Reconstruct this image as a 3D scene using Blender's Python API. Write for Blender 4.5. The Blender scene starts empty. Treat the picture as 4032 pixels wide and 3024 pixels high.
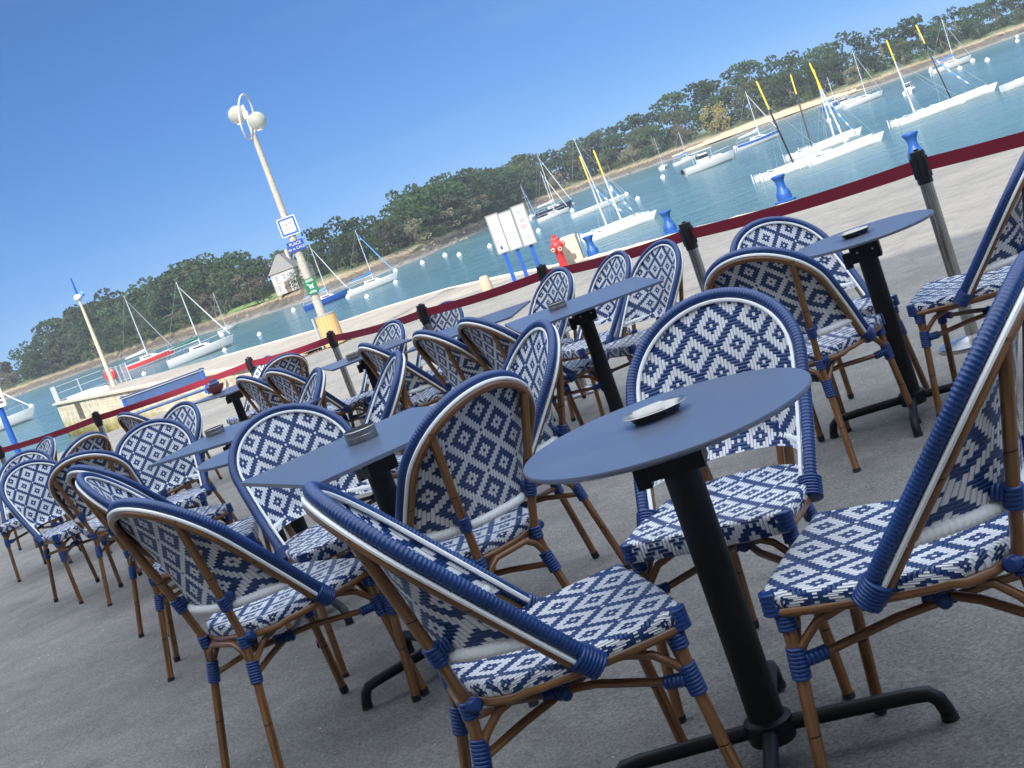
import bpy, bmesh, math, random
HAZE=.00027
from math import sin, cos, pi, radians, hypot, atan2, sqrt, floor
from mathutils import Vector, Matrix
SC = bpy.context.scene
COL = SC.collection
random.seed(7)

# ------------------------------------------------------------------ helpers
class MB:
    """collects vertices/faces (+uv) for ONE mesh"""
    def __init__(s): s.v=[]; s.f=[]; s.uv=[]; s.m=[]
    def add(s, vs, fs, uvs=None, mat=0):
        o=len(s.v); s.v+= [tuple(p) for p in vs]
        for k,f in enumerate(fs):
            s.f.append([i+o for i in f]); s.m.append(mat)
            s.uv.append([uvs[i] for i in f] if uvs is not None else [(0,0)]*len(f))
    def box(s, c, d, rz=0, mat=0, taper=1.0):
        x,y,z=c; a,b,h=d[0]/2,d[1]/2,d[2]/2; vs=[]
        for k,(sx,sy,sz) in enumerate([(-1,-1,-1),(1,-1,-1),(1,1,-1),(-1,1,-1),(-1,-1,1),(1,-1,1),(1,1,1),(-1,1,1)]):
            t=taper if sz>0 else 1
            px,py=sx*a*t,sy*b*t
            vs.append((x+px*cos(rz)-py*sin(rz),y+px*sin(rz)+py*cos(rz),z+sz*h))
        s.add(vs,[(3,2,1,0),(4,5,6,7),(0,1,5,4),(1,2,6,5),(2,3,7,6),(3,0,4,7)],mat=mat)
    def tube(s, path, r, n=10, closed=False, caps=True, mat=0, flat=1.0):
        P=[Vector(p) for p in path]; N=len(P)
        R=r if isinstance(r,(list,tuple)) else [r]*N
        T=[]
        for i in range(N):
            if closed: t=P[(i+1)%N]-P[i-1]
            else: t=P[min(i+1,N-1)]-P[max(i-1,0)]
            T.append(t.normalized())
        up=Vector((0,0,1)) if abs(T[0].z)<.9 else Vector((0,1,0))
        a=(up-T[0]*up.dot(T[0])).normalized(); vs=[]; uvs=[]; L=0
        for i in range(N):
            if i: L+=(P[i]-P[i-1]).length
            a=(a-T[i]*a.dot(T[i])).normalized(); b=T[i].cross(a)
            for j in range(n):
                w=2*pi*j/n
                vs.append(P[i]+(a*cos(w)+b*sin(w)*flat)*R[i]); uvs.append((j/n,L))
        fs=[]
        for i in range(N if closed else N-1):
            k=(i+1)%N
            for j in range(n):
                fs.append((i*n+j,i*n+(j+1)%n,k*n+(j+1)%n,k*n+j))
        if caps and not closed:
            fs.append(tuple(range(n-1,-1,-1))); fs.append(tuple((N-1)*n+j for j in range(n)))
        s.add(vs,fs,uvs,mat)
    def lathe(s, prof, c=(0,0,0), n=24, mat=0, sx=1, sy=1, rz=0):
        vs=[];fs=[]
        for (r,z) in prof:
            for j in range(n):
                w=2*pi*j/n; x,y=r*cos(w)*sx,r*sin(w)*sy
                vs.append((c[0]+x*cos(rz)-y*sin(rz),c[1]+x*sin(rz)+y*cos(rz),c[2]+z))
        m=len(prof)
        for i in range(m-1):
            for j in range(n): fs.append((i*n+j,i*n+(j+1)%n,(i+1)*n+(j+1)%n,(i+1)*n+j))
        if prof[0][0]>1e-5: fs.append(tuple(range(n-1,-1,-1)))
        if prof[-1][0]>1e-5: fs.append(tuple((m-1)*n+j for j in range(n)))
        s.add(vs,fs,mat=mat)
    def prism(s, poly, z0, z1, mat=0):
        n=len(poly); vs=[(x,y,z0) for x,y in poly]+[(x,y,z1) for x,y in poly]
        fs=[tuple(range(n-1,-1,-1)),tuple(range(n,2*n))]+[(i,(i+1)%n,n+(i+1)%n,n+i) for i in range(n)]
        s.add(vs,fs,mat=mat)
    def build(s, name, mats, parent=None, smooth=False, loc=None):
        me=bpy.data.meshes.new(name); me.from_pydata(s.v,[],s.f)
        if not isinstance(mats,(list,tuple)): mats=[mats]
        for m in mats: me.materials.append(m)
        uvl=me.uv_layers.new(name='UVMap')
        k=0; flat=[]
        for u in s.uv:
            for c in u: flat+=[c[0],c[1]]
        uvl.data.foreach_set('uv',flat)
        me.polygons.foreach_set('material_index',s.m)
        if smooth:
            me.polygons.foreach_set('use_smooth',[True]*len(me.polygons))
            try: me.set_sharp_from_angle(angle=radians(50 if smooth is True else smooth))
            except Exception: pass
        me.update()
        o=bpy.data.objects.new(name,me); COL.objects.link(o)
        if parent: o.parent=parent
        if loc: o.location=loc
        return o
def tag(o,label=None,cat=None,group=None,kind=None):
    if label: o['label']=label
    if cat: o['category']=cat
    if group: o['group']=group
    if kind: o['kind']=kind
    return o
def empty(name,loc=(0,0,0),rz=0):
    o=bpy.data.objects.new(name,None); COL.objects.link(o); o.location=loc; o.rotation_euler=(0,0,rz)
    o.empty_display_size=.1
    return o
KIDS={}
def copy_tree(o,parent=None,first=True):
    c=o.copy(); COL.objects.link(c)
    if parent: c.parent=parent
    for ch in o.children: copy_tree(ch,c,False)
    return c
def text_part(name,txt,size,mat,parent,loc,rot,extrude=.002,align='CENTER',shear=0,space=1):
    cu=bpy.data.curves.new(name,'FONT'); cu.body=txt; cu.size=size; cu.extrude=extrude; cu.align_x=align; cu.align_y='CENTER'; cu.shear=shear; cu.space_character=space
    t=bpy.data.objects.new(name,cu); COL.objects.link(t)
    dg=bpy.context.evaluated_depsgraph_get(); me=bpy.data.meshes.new_from_object(t.evaluated_get(dg))
    bpy.data.objects.remove(t); bpy.data.curves.remove(cu)
    me.materials.clear(); me.materials.append(mat)
    o=bpy.data.objects.new(name,me); COL.objects.link(o); o.parent=parent; o.location=loc; o.rotation_euler=rot
    return o

# ------------------------------------------------------------------ materials
def mat(name,color=(.5,.5,.5),rough=.6,metal=0,spec=None,noise=None,bump=None,coat=0):
    m=bpy.data.materials.new(name); m.use_nodes=True; nt=m.node_tree; b=nt.nodes['Principled BSDF']
    b.inputs['Base Color'].default_value=(*color,1); b.inputs['Roughness'].default_value=rough; b.inputs['Metallic'].default_value=metal
    if spec is not None: b.inputs['Specular IOR Level'].default_value=spec
    if coat: b.inputs['Coat Weight'].default_value=coat; b.inputs['Coat Roughness'].default_value=.15
    tc=None
    if noise or bump:
        tc=nt.nodes.new('ShaderNodeTexCoord')
    if noise:   # (scale, color2, detail, (sx,sy,sz))
        sc,c2=noise[0],noise[1]; mp=nt.nodes.new('ShaderNodeMapping'); mp.inputs['Scale'].default_value=noise[3] if len(noise)>3 else (1,1,1)
        n=nt.nodes.new('ShaderNodeTexNoise'); n.inputs['Scale'].default_value=sc; n.inputs['Detail'].default_value=noise[2] if len(noise)>2 else 4
        r=nt.nodes.new('ShaderNodeValToRGB'); r.color_ramp.elements[0].position=.35; r.color_ramp.elements[1].position=.65
        r.color_ramp.elements[0].color=(*color,1); r.color_ramp.elements[1].color=(*c2,1)
        nt.links.new(tc.outputs['Object'],mp.inputs['Vector']); nt.links.new(mp.outputs['Vector'],n.inputs['Vector']); nt.links.new(n.outputs['Fac'],r.inputs['Fac']); nt.links.new(r.outputs['Color'],b.inputs['Base Color'])
    if bump:    # (scale, strength, dist)
        n=nt.nodes.new('ShaderNodeTexNoise'); n.inputs['Scale'].default_value=bump[0]; n.inputs['Detail'].default_value=5
        bp=nt.nodes.new('ShaderNodeBump'); bp.inputs['Strength'].default_value=bump[1]; bp.inputs['Distance'].default_value=bump[2]
        nt.links.new(tc.outputs['Object'],n.inputs['Vector']); nt.links.new(n.outputs['Fac'],bp.inputs['Height']); nt.links.new(bp.outputs['Normal'],b.inputs['Normal'])
    return m
NAVY=(.008,.034,.135); WHITE=(.90,.90,.91)
class NG:
    """tiny node-graph helper"""
    def __init__(s,m): s.nt=m.node_tree; s.b=s.nt.nodes['Principled BSDF']
    def n(s,t,**k):
        x=s.nt.nodes.new(t)
        for a,v in k.items(): setattr(x,a,v)
        return x
    def l(s,a,b): s.nt.links.new(a,b)
    def m(s,op,a,b=None,c=None):
        x=s.n('ShaderNodeMath',operation=op)
        for i,v in enumerate((a,b,c)):
            if v is None: continue
            if hasattr(v,'is_output') : s.l(v,x.inputs[i])
            else: x.inputs[i].default_value=v
        return x.outputs[0]
def weave(name,invert):
    m=mat(name,NAVY,.29); g=NG(m)
    uv=g.n('ShaderNodeUVMap'); sp=g.n('ShaderNodeSeparateXYZ'); g.l(uv.outputs[0],sp.inputs[0]); U,V=sp.outputs[0],sp.outputs[1]
    i=g.m('FLOOR',U); j=g.m('FLOOR',V); fu=g.m('FRACT',U); fv=g.m('FRACT',V)
    a=g.m('PINGPONG',i,7); b_=g.m('PINGPONG',j,7); d=g.m('ADD',a,b_); mm=g.m('MINIMUM',d,g.m('SUBTRACT',14,d))
    ring=g.m('COMPARE',mm,4,1.2); dot=g.m('LESS_THAN',mm,.5)
    lat=g.m('LESS_THAN',g.m('ADD',g.m('ABSOLUTE',g.m('SUBTRACT',a,7)),b_),.5)
    w=g.m('MAXIMUM',g.m('MAXIMUM',ring,dot),lat)
    if invert: w=g.m('SUBTRACT',1,w)
    # strand profiles: white floats run up/down, navy floats run across
    pu=g.m('SUBTRACT',1,g.m('POWER',g.m('ABSOLUTE',g.m('SUBTRACT',g.m('MULTIPLY',fu,2),1)),2.5))
    pv=g.m('SUBTRACT',1,g.m('POWER',g.m('ABSOLUTE',g.m('SUBTRACT',g.m('MULTIPLY',fv,2),1)),2.5))
    hgt=g.m('ADD',g.m('MULTIPLY',w,g.m('ADD',pu,.5)),g.m('MULTIPLY',g.m('SUBTRACT',1,w),pv))
    prof=g.m('ADD',g.m('MULTIPLY',w,pu),g.m('MULTIPLY',g.m('SUBTRACT',1,w),pv))
    ns=g.n('ShaderNodeTexNoise'); ns.inputs['Scale'].default_value=60; tc=g.n('ShaderNodeTexCoord'); g.l(tc.outputs['Object'],ns.inputs[0])
    mix=g.n('ShaderNodeMix',data_type='RGBA'); g.l(w,mix.inputs[0]); mix.inputs[6].default_value=(.011,.046,.175,1); mix.inputs[7].default_value=(*WHITE,1)
    gap=g.m('MULTIPLY',g.m('LESS_THAN',prof,.24),.6)
    mx2=g.n('ShaderNodeMix',data_type='RGBA'); g.l(gap,mx2.inputs[0]); g.l(mix.outputs[2],mx2.inputs[6]); mx2.inputs[7].default_value=(.02,.03,.08,1)
    mx3=g.n('ShaderNodeMix',data_type='RGBA',blend_type='MULTIPLY'); mx3.inputs[0].default_value=.08; g.l(mx2.outputs[2],mx3.inputs[6]); g.l(ns.outputs['Color'],mx3.inputs[7])
    oi=g.n('ShaderNodeObjectInfo'); n4=g.n('ShaderNodeTexNoise'); n4.inputs['Scale'].default_value=7; n4.inputs['Detail'].default_value=5; g.l(tc.outputs['Object'],n4.inputs[0])
    wear=g.m('ADD',g.m('ADD',.86,g.m('MULTIPLY',oi.outputs['Random'],.12)),g.m('MULTIPLY',g.m('SUBTRACT',n4.outputs['Fac'],.5),.22))
    hs=g.n('ShaderNodeHueSaturation'); g.l(mx3.outputs[2],hs.inputs['Color']); g.l(wear,hs.inputs['Value']); g.l(hs.outputs[0],g.b.inputs['Base Color'])
    bp=g.n('ShaderNodeBump'); bp.inputs['Strength'].default_value=.9; bp.inputs['Distance'].default_value=.003
    g.l(hgt,bp.inputs['Height']); g.l(bp.outputs['Normal'],g.b.inputs['Normal'])
    return m
M={}
M['weave_f']=weave('woven_front',False); M['weave_r']=weave('woven_rear',True)
M['navy']=mat('navy_cane',NAVY,.30,noise=(9,(.012,.05,.19),3)); M['white_cane']=mat('white_cane',(.90,.90,.87),.35)
M['binding']=mat('navy_binding',(.009,.04,.17),.32)
def bamboo():
    m=mat('bamboo_finish',(.2,.09,.03),.3,coat=.3); g=NG(m); tc=g.n('ShaderNodeTexCoord'); mp=g.n('ShaderNodeMapping'); mp.inputs['Scale'].default_value=(9,5,1)
    ns=g.n('ShaderNodeTexNoise'); ns.inputs['Scale'].default_value=1; ns.inputs['Detail'].default_value=4; g.l(tc.outputs['UV'],mp.inputs[0]); g.l(mp.outputs[0],ns.inputs[0])
    r=g.n('ShaderNodeValToRGB'); r.color_ramp.elements[0].position=.3; r.color_ramp.elements[1].position=.7; r.color_ramp.elements[0].color=(.075,.026,.008,1); r.color_ramp.elements[1].color=(.32,.145,.048,1)
    g.l(ns.outputs['Fac'],r.inputs[0])
    sp=g.n('ShaderNodeSeparateXYZ'); g.l(tc.outputs['Object'],sp.inputs[0]); z=sp.outputs[2]
    k=g.m('MAXIMUM',g.m('COMPARE',z,.172,.0016),g.m('COMPARE',z,.62,.0016))
    mx=g.n('ShaderNodeMix',data_type='RGBA'); g.l(k,mx.inputs[0]); g.l(r.outputs[0],mx.inputs[6]); mx.inputs[7].default_value=(.01,.004,.002,1); g.l(mx.outputs[2],g.b.inputs['Base Color'])
    return m
M['bamboo']=bamboo()
M['rubber']=mat('black_rubber',(.01,.01,.01),.6)
M['black_metal']=mat('black_powder_coat',(.006,.0065,.008),.5,spec=.3,bump=(900,.25,.0005))
M['laminate']=mat('dark_laminate',(.058,.076,.122),.27,noise=(25,(.062,.081,.13),4)); M['laminate'].node_tree.nodes['Principled BSDF'].inputs['IOR'].default_value=2.3
M['steel']=mat('brushed_steel',(.55,.53,.50),.22,1.0,noise=(5,(.35,.33,.31),4,(30,30,1)))
M['tray_steel']=mat('ashtray_steel',(.33,.31,.29),.30,1.0)
M['plastic_black']=mat('black_plastic',(.012,.012,.013),.35)
M['belt']=mat('burgundy_webbing',(.235,.008,.03),.75,bump=(700,.3,.0005))
M['bollard']=mat('bollard_paint',(.010,.065,.27),.4,noise=(9,(.018,.10,.33),5))
M['blue_paint']=mat('blue_paint',(.014,.08,.36),.4,noise=(4,(.02,.10,.40),3))
M['beam_blue']=mat('faded_blue_paint',(.03,.07,.18),.5,noise=(2,(.04,.09,.22),4))
M['red']=mat('red_paint',(.62,.025,.03),.35,noise=(8,(.5,.05,.05),3))
M['white_paint']=mat('white_paint',(.62,.62,.62),.45)
M['gel']=mat('white_gelcoat',(.66,.66,.65),.3)
M['cream']=mat('cream_stone',(.58,.50,.38),.8,noise=(6,(.48,.41,.31),5),bump=(30,.3,.01))
M['galv']=mat('galvanised_steel',(.45,.48,.5),.45,.6)
M['alu']=mat('anodised_mast',(.72,.73,.74),.35,.3)
M['carbon']=mat('carbon_mast',(.02,.02,.022),.35)
M['yellow']=mat('yellow_float',(.80,.55,.06),.5)
M['navyboat']=mat('navy_hull',(.015,.02,.05),.3)
M['boatblue']=mat('blue_hull',(.02,.09,.36),.3)
M['sailblue']=mat('blue_canvas',(.02,.16,.6),.8)
M['sailgreen']=mat('green_canvas',(.01,.12,.09),.8)
M['paleblue']=mat('pale_blue_rope',(.12,.34,.75),.7)
M['wire']=mat('rigging_wire',(.45,.46,.48),.4,.5)
M['glass_dark']=mat('dark_glass',(.02,.03,.035),.1)
M['buoy']=mat('white_buoy',(.8,.8,.77),.5)
M['slate']=mat('slate_roof',(.12,.14,.17),.6,noise=(2,(.2,.16,.1),4))
M['render']=mat('pale_render',(.50,.44,.39),.85,noise=(.9,(.36,.32,.28),4))
M['wood_slat']=mat('varnished_slat',(.58,.36,.14),.5,noise=(3,(.66,.44,.2),4,(1,1,.2)))
M['grey_metal']=mat('grey_metal',(.32,.35,.37),.5,.3)
M['green_sign']=mat('green_sign',(.01,.15,.07),.4)
M['blue_sign']=mat('blue_enamel',(.02,.06,.30),.35)
M['sign_blue2']=mat('sign_border_blue',(.01,.09,.5),.4)
M['print_grey']=mat('print_grey',(.35,.36,.4),.6); M['print_red']=mat('print_red',(.55,.3,.33),.6); M['print_blue']=mat('print_blue',(.35,.6,.68),.6); M['print_pale']=mat('print_pale',(.62,.74,.74),.6)
M['poster']=mat('poster_paper',(.44,.44,.44),.5)
M['text_dark']=mat('dark_lettering',(.10,.06,.12),.5)
M['globe']=None; M['frame_grey']=mat('frame_grey',(.30,.31,.32),.4,.3)
def globe():
    m=mat('smoked_globe',(.66,.66,.54),.12); b=m.node_tree.nodes['Principled BSDF']; b.inputs['Transmission Weight'].default_value=.55; b.inputs['IOR'].default_value=1.15
    return m
M['globe']=globe()
M['concrete_pole']=mat('concrete_pole',(.47,.43,.37),.85,noise=(14,(.35,.33,.29),6),bump=(60,.4,.01))
M['bark']=mat('bark',(.12,.085,.06),.9,noise=(3,(.2,.16,.12),4))
def leaf(name,c1,c2):
    m=mat(name,c1,.75); g=NG(m); oi=g.n('ShaderNodeObjectInfo'); tc=g.n('ShaderNodeTexCoord'); ns=g.n('ShaderNodeTexNoise'); ns.inputs['Scale'].default_value=.55; ns.inputs['Detail'].default_value=3
    g.l(tc.outputs['Object'],ns.inputs[0]); r=g.n('ShaderNodeValToRGB'); r.color_ramp.elements[0].position=.3; r.color_ramp.elements[1].position=.72
    r.color_ramp.elements[0].color=(*c1,1); r.color_ramp.elements[1].color=(*c2,1); g.l(ns.outputs['Fac'],r.inputs[0])
    hs=g.n('ShaderNodeHueSaturation'); g.l(r.outputs[0],hs.inputs['Color']); g.l(g.m('ADD',g.m('MULTIPLY',oi.outputs['Random'],.75),.6),hs.inputs['Value']); g.l(g.m('ADD',g.m('MULTIPLY',oi.outputs['Random'],.04),.48),hs.inputs['Hue'])
    g.l(hs.outputs[0],g.b.inputs['Base Color']); g.b.inputs['Specular IOR Level'].default_value=.15
    g.b.inputs['Subsurface Weight'].default_value=0
    return m
M['pine']=leaf('pine_leaf',(.022,.044,.018),(.064,.10,.036))
M['cypress']=leaf('cypress_leaf',(.040,.055,.026),(.10,.115,.055))
M['oak']=leaf('oak_leaf',(.12,.11,.07),(.235,.205,.135))
M['thicket']=leaf('thicket_leaf',(.02,.04,.014),(.06,.095,.03))
M['bush']=leaf('bush_leaf',(.05,.085,.02),(.16,.22,.06))
M['seed']=leaf('golden_leaf',(.15,.115,.04),(.28,.21,.08))

def smear(m,lo,hi,sc):
    g=NG(m); tc=g.n('ShaderNodeTexCoord'); ns=g.n('ShaderNodeTexNoise'); ns.inputs['Scale'].default_value=sc; ns.inputs['Detail'].default_value=6; ns.inputs['Distortion'].default_value=1.2; g.l(tc.outputs['Object'],ns.inputs[0])
    mr=g.n('ShaderNodeMapRange'); mr.inputs[1].default_value=.35; mr.inputs[2].default_value=.65; mr.inputs[3].default_value=lo; mr.inputs[4].default_value=hi; g.l(ns.outputs['Fac'],mr.inputs[0]); g.l(mr.outputs[0],g.b.inputs['Roughness'])
smear(M['laminate'],.275,.315,4); smear(M['tray_steel'],.2,.45,14); smear(M['bollard'],.3,.55,8)
# ground materials -------------------------------------------------
def ground_mat(name,near,far,spots,bumpd=.004,nearc=None):
    m=mat(name,near,.9); g=NG(m); tc=g.n('ShaderNodeTexCoord')
    def noi(sc,det,vec=None,rough=.6):
        x=g.n('ShaderNodeTexNoise'); x.inputs['Scale'].default_value=sc; x.inputs['Detail'].default_value=det; x.inputs['Roughness'].default_value=rough; g.l(vec or tc.outputs['Object'],x.inputs[0]); return x.outputs['Fac']
    def ramp(f,a,b,ca,cb):
        r=g.n('ShaderNodeValToRGB'); r.color_ramp.elements[0].position=a; r.color_ramp.elements[1].position=b; r.color_ramp.elements[0].color=(*ca,1); r.color_ramp.elements[1].color=(*cb,1); g.l(f,r.inputs[0]); return r.outputs[0]
    def mixc(f,a,b,mode='MIX'):
        x=g.n('ShaderNodeMix',data_type='RGBA',blend_type=mode)
        if hasattr(f,'is_output'): g.l(f,x.inputs[0])
        else: x.inputs[0].default_value=f
        g.l(a,x.inputs[6]); g.l(b,x.inputs[7]); return x.outputs[2]
    spg=g.n('ShaderNodeSeparateXYZ'); g.l(tc.outputs['Object'],spg.inputs[0])
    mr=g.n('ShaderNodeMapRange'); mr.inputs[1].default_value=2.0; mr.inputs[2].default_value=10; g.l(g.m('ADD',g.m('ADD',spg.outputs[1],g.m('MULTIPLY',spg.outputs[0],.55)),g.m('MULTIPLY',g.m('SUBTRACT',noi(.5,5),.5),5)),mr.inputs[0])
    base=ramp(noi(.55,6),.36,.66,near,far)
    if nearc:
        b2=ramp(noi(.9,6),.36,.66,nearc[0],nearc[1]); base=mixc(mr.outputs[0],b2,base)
    grit=ramp(noi(95,4,rough=.85),.36,.66,(.50,.50,.51),(1.42,1.42,1.42))
    c=mixc(1.0,base,grit,'MULTIPLY')
    mid=ramp(noi(5,6,rough=.75),.3,.7,(.74,.74,.76),(1.2,1.19,1.16))
    c=mixc(1.0,c,mid,'MULTIPLY')
    st=ramp(noi(1.7,7,rough=.7),.56,.70,(1,1,1),(.70,.70,.71)); c=mixc(1.0,c,st,'MULTIPLY')
    mpz=g.n('ShaderNodeMapping'); mpz.inputs['Rotation'].default_value=(0,0,.5); mpz.inputs['Scale'].default_value=(.25,2.4,1); g.l(tc.outputs['Object'],mpz.inputs[0])
    sk_=ramp(noi(1.0,6,mpz.outputs[0],.65),.60,.74,(1,1,1),(1.22,1.2,1.14)); c=mixc(1.0,c,sk_,'MULTIPLY')
    vo=g.n('ShaderNodeTexVoronoi'); vo.inputs['Scale'].default_value=38; g.l(tc.outputs['Object'],vo.inputs[0])
    sp=ramp(vo.outputs['Distance'],.05,.09,(1,1,1),(0,0,0)); rnd=g.m('GREATER_THAN',g.m('MULTIPLY',1,noi(3.1,2)),.57)
    s1=g.m('MULTIPLY',g.m('MULTIPLY',sp,rnd),spots)
    wh=g.n('ShaderNodeRGB'); wh.outputs[0].default_value=(.55,.53,.48,1)
    c=mixc(s1,c,wh.outputs[0])
    g.l(c,g.b.inputs['Base Color'])
    bp=g.n('ShaderNodeBump'); bp.inputs['Strength'].default_value=.8; bp.inputs['Distance'].default_value=bumpd
    g.l(g.m('ADD',noi(150,3,rough=.8),g.m('MULTIPLY',noi(9,4),.8)),bp.inputs['Height']); g.l(bp.outputs[0],g.b.inputs['Normal'])
    return m
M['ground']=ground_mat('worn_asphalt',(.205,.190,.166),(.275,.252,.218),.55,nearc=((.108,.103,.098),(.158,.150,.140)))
M['quaytop']=ground_mat('dusty_concrete',(.29,.25,.20),(.37,.32,.26),.3,.006)
def masonry():
    m=mat('quay_masonry',(.5,.44,.32),.85); g=NG(m); tc=g.n('ShaderNodeUVMap')
    br=g.n('ShaderNodeTexBrick'); br.inputs['Scale'].default_value=1.0; br.inputs['Brick Width'].default_value=.62; br.inputs['Row Height'].default_value=.3; br.inputs['Mortar Size'].default_value=.028; br.inputs['Mortar Smooth'].default_value=.2; br.offset=.5
    br.inputs['Color1'].default_value=(.60,.53,.39,1); br.inputs['Color2'].default_value=(.48,.42,.31,1); br.inputs['Mortar'].default_value=(.66,.61,.49,1)
    g.l(tc.outputs[0],br.inputs[0]); t2=g.n('ShaderNodeTexCoord'); ns=g.n('ShaderNodeTexNoise'); ns.inputs['Scale'].default_value=.9; ns.inputs['Detail'].default_value=5; g.l(t2.outputs['Object'],ns.inputs[0])
    sp=g.n('ShaderNodeSeparateXYZ'); g.l(t2.outputs['Object'],sp.inputs[0])
    # tide-mark: weed-stained band near the water (a real stain)
    h=g.m('ADD',sp.outputs[2],g.m('MULTIPLY',g.m('SUBTRACT',ns.outputs['Fac'],.5),1.4))
    r=g.n('ShaderNodeValToRGB'); r.color_ramp.elements[0].position=.30; r.color_ramp.elements[1].position=.62; r.color_ramp.elements[0].color=(.16,.16,.05,1); r.color_ramp.elements[1].color=(1,1,1,1)
    e=r.color_ramp.elements.new(.42); e.color=(.5,.48,.2,1)
    g.l(g.m('ADD',g.m('MULTIPLY',h,.28),1.13),r.inputs[0])
    mx=g.n('ShaderNodeMix',data_type='RGBA',blend_type='MULTIPLY'); mx.inputs[0].default_value=1; g.l(br.outputs[0],mx.inputs[6]); g.l(r.outputs[0],mx.inputs[7])
    n2=g.n('ShaderNodeTexNoise'); n2.inputs['Scale'].default_value=2.5; n2.inputs['Detail'].default_value=6; g.l(t2.outputs['Object'],n2.inputs[0])
    r2=g.n('ShaderNodeValToRGB'); r2.color_ramp.elements[0].position=.3; r2.color_ramp.elements[1].position=.7; r2.color_ramp.elements[0].color=(.7,.7,.68,1); r2.color_ramp.elements[1].color=(1.25,1.22,1.15,1); g.l(n2.outputs[0],r2.inputs[0])
    m2=g.n('ShaderNodeMix',data_type='RGBA',blend_type='MULTIPLY'); m2.inputs[0].default_value=1; g.l(mx.outputs[2],m2.inputs[6]); g.l(r2.outputs[0],m2.inputs[7])
    g.l(m2.outputs[2],g.b.inputs['Base Color'])
    bp=g.n('ShaderNodeBump'); bp.inputs['Strength'].default_value=.6; bp.inputs['Distance'].default_value=.03; g.l(br.outputs['Fac'],bp.inputs['Height']); bp.invert=True; g.l(bp.outputs[0],g.b.inputs['Normal'])
    return m
M['masonry']=masonry()
def water_mat():
    m=mat('sea_water',(.035,.16,.19),.16); g=NG(m); tc=g.n('ShaderNodeTexCoord')
    g.b.inputs['IOR'].default_value=1.33
    def noi(sc,det,sx,sy):
        mp=g.n('ShaderNodeMapping'); mp.inputs['Scale'].default_value=(sx,sy,1); mp.inputs['Rotation'].default_value=(0,0,.25); g.l(tc.outputs['Object'],mp.inputs[0])
        x=g.n('ShaderNodeTexNoise'); x.inputs['Scale'].default_value=sc; x.inputs['Detail'].default_value=det; g.l(mp.outputs[0],x.inputs[0]); return x.outputs['Fac']
    r=g.n('ShaderNodeValToRGB'); r.color_ramp.elements[0].position=.35; r.color_ramp.elements[1].position=.65; r.color_ramp.elements[0].color=(.024,.092,.098,1); r.color_ramp.elements[1].color=(.055,.13,.15,1)
    g.l(noi(.035,4,1,.35),r.inputs[0]); g.l(r.outputs[0],g.b.inputs['Base Color'])
    bp=g.n('ShaderNodeBump'); bp.inputs['Strength'].default_value=1; bp.inputs['Distance'].default_value=1.1
    h=g.m('ADD',g.m('ADD',g.m('MULTIPLY',noi(.5,5,.6,1.2),.7),g.m('MULTIPLY',noi(2.0,4,.7,1.2),.22)),g.m('MULTIPLY',noi(.09,3,.5,1.5),1.5)); g.l(h,bp.inputs['Height']); g.l(bp.outputs[0],g.b.inputs['Normal'])
    return m
M['water']=water_mat()
def shore_mat():
    m=mat('shore_earth',(.3,.25,.18),.95); g=NG(m); tc=g.n('ShaderNodeTexCoord'); sp=g.n('ShaderNodeSeparateXYZ'); g.l(tc.outputs['Object'],sp.inputs[0])
    ns=g.n('ShaderNodeTexNoise'); ns.inputs['Scale'].default_value=.35; ns.inputs['Detail'].default_value=6; g.l(tc.outputs['Object'],ns.inputs[0])
    h=g.m('ADD',sp.outputs[2],g.m('MULTIPLY',g.m('SUBTRACT',ns.outputs[0],.5),1.1))
    r=g.n('ShaderNodeValToRGB'); cr=r.color_ramp; cr.elements[0].position=0; cr.elements[0].color=(.16,.15,.13,1); cr.elements[1].position=1; cr.elements[1].color=(.10,.14,.04,1)
    for p,c in ((.14,(.17,.155,.13)),(.24,(.085,.07,.05)),(.42,(.10,.08,.055)),(.48,(.12,.09,.06)),(.56,(.27,.205,.12)),(.66,(.24,.19,.11)),(.76,(.10,.12,.045))):
        e=cr.elements.new(p); e.color=(*c,1)
    g.l(g.m('MULTIPLY',g.m('ADD',h,3.2),.29),r.inputs[0])
    n2=g.n('ShaderNodeTexNoise'); n2.inputs['Scale'].default_value=1.6; n2.inputs['Detail'].default_value=5; g.l(tc.outputs['Object'],n2.inputs[0])
    r2=g.n('ShaderNodeValToRGB'); r2.color_ramp.elements[0].position=.35; r2.color_ramp.elements[1].position=.65; r2.color_ramp.elements[0].color=(.6,.6,.6,1); r2.color_ramp.elements[1].color=(1.3,1.3,1.3,1); g.l(n2.outputs[0],r2.inputs[0])
    m2=g.n('ShaderNodeMix',data_type='RGBA',blend_type='MULTIPLY'); m2.inputs[0].default_value=1; g.l(r.outputs[0],m2.inputs[6]); g.l(r2.outputs[0],m2.inputs[7])
    g.l(m2.outputs[2],g.b.inputs['Base Color']); return m
M['shore']=shore_mat()
M['sand']=mat('beach_sand',(.50,.38,.24),.95,noise=(.5,(.42,.31,.19),5))
M['grass']=mat('lawn',(.10,.19,.04),.9,noise=(.8,(.14,.2,.06),4))

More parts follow.
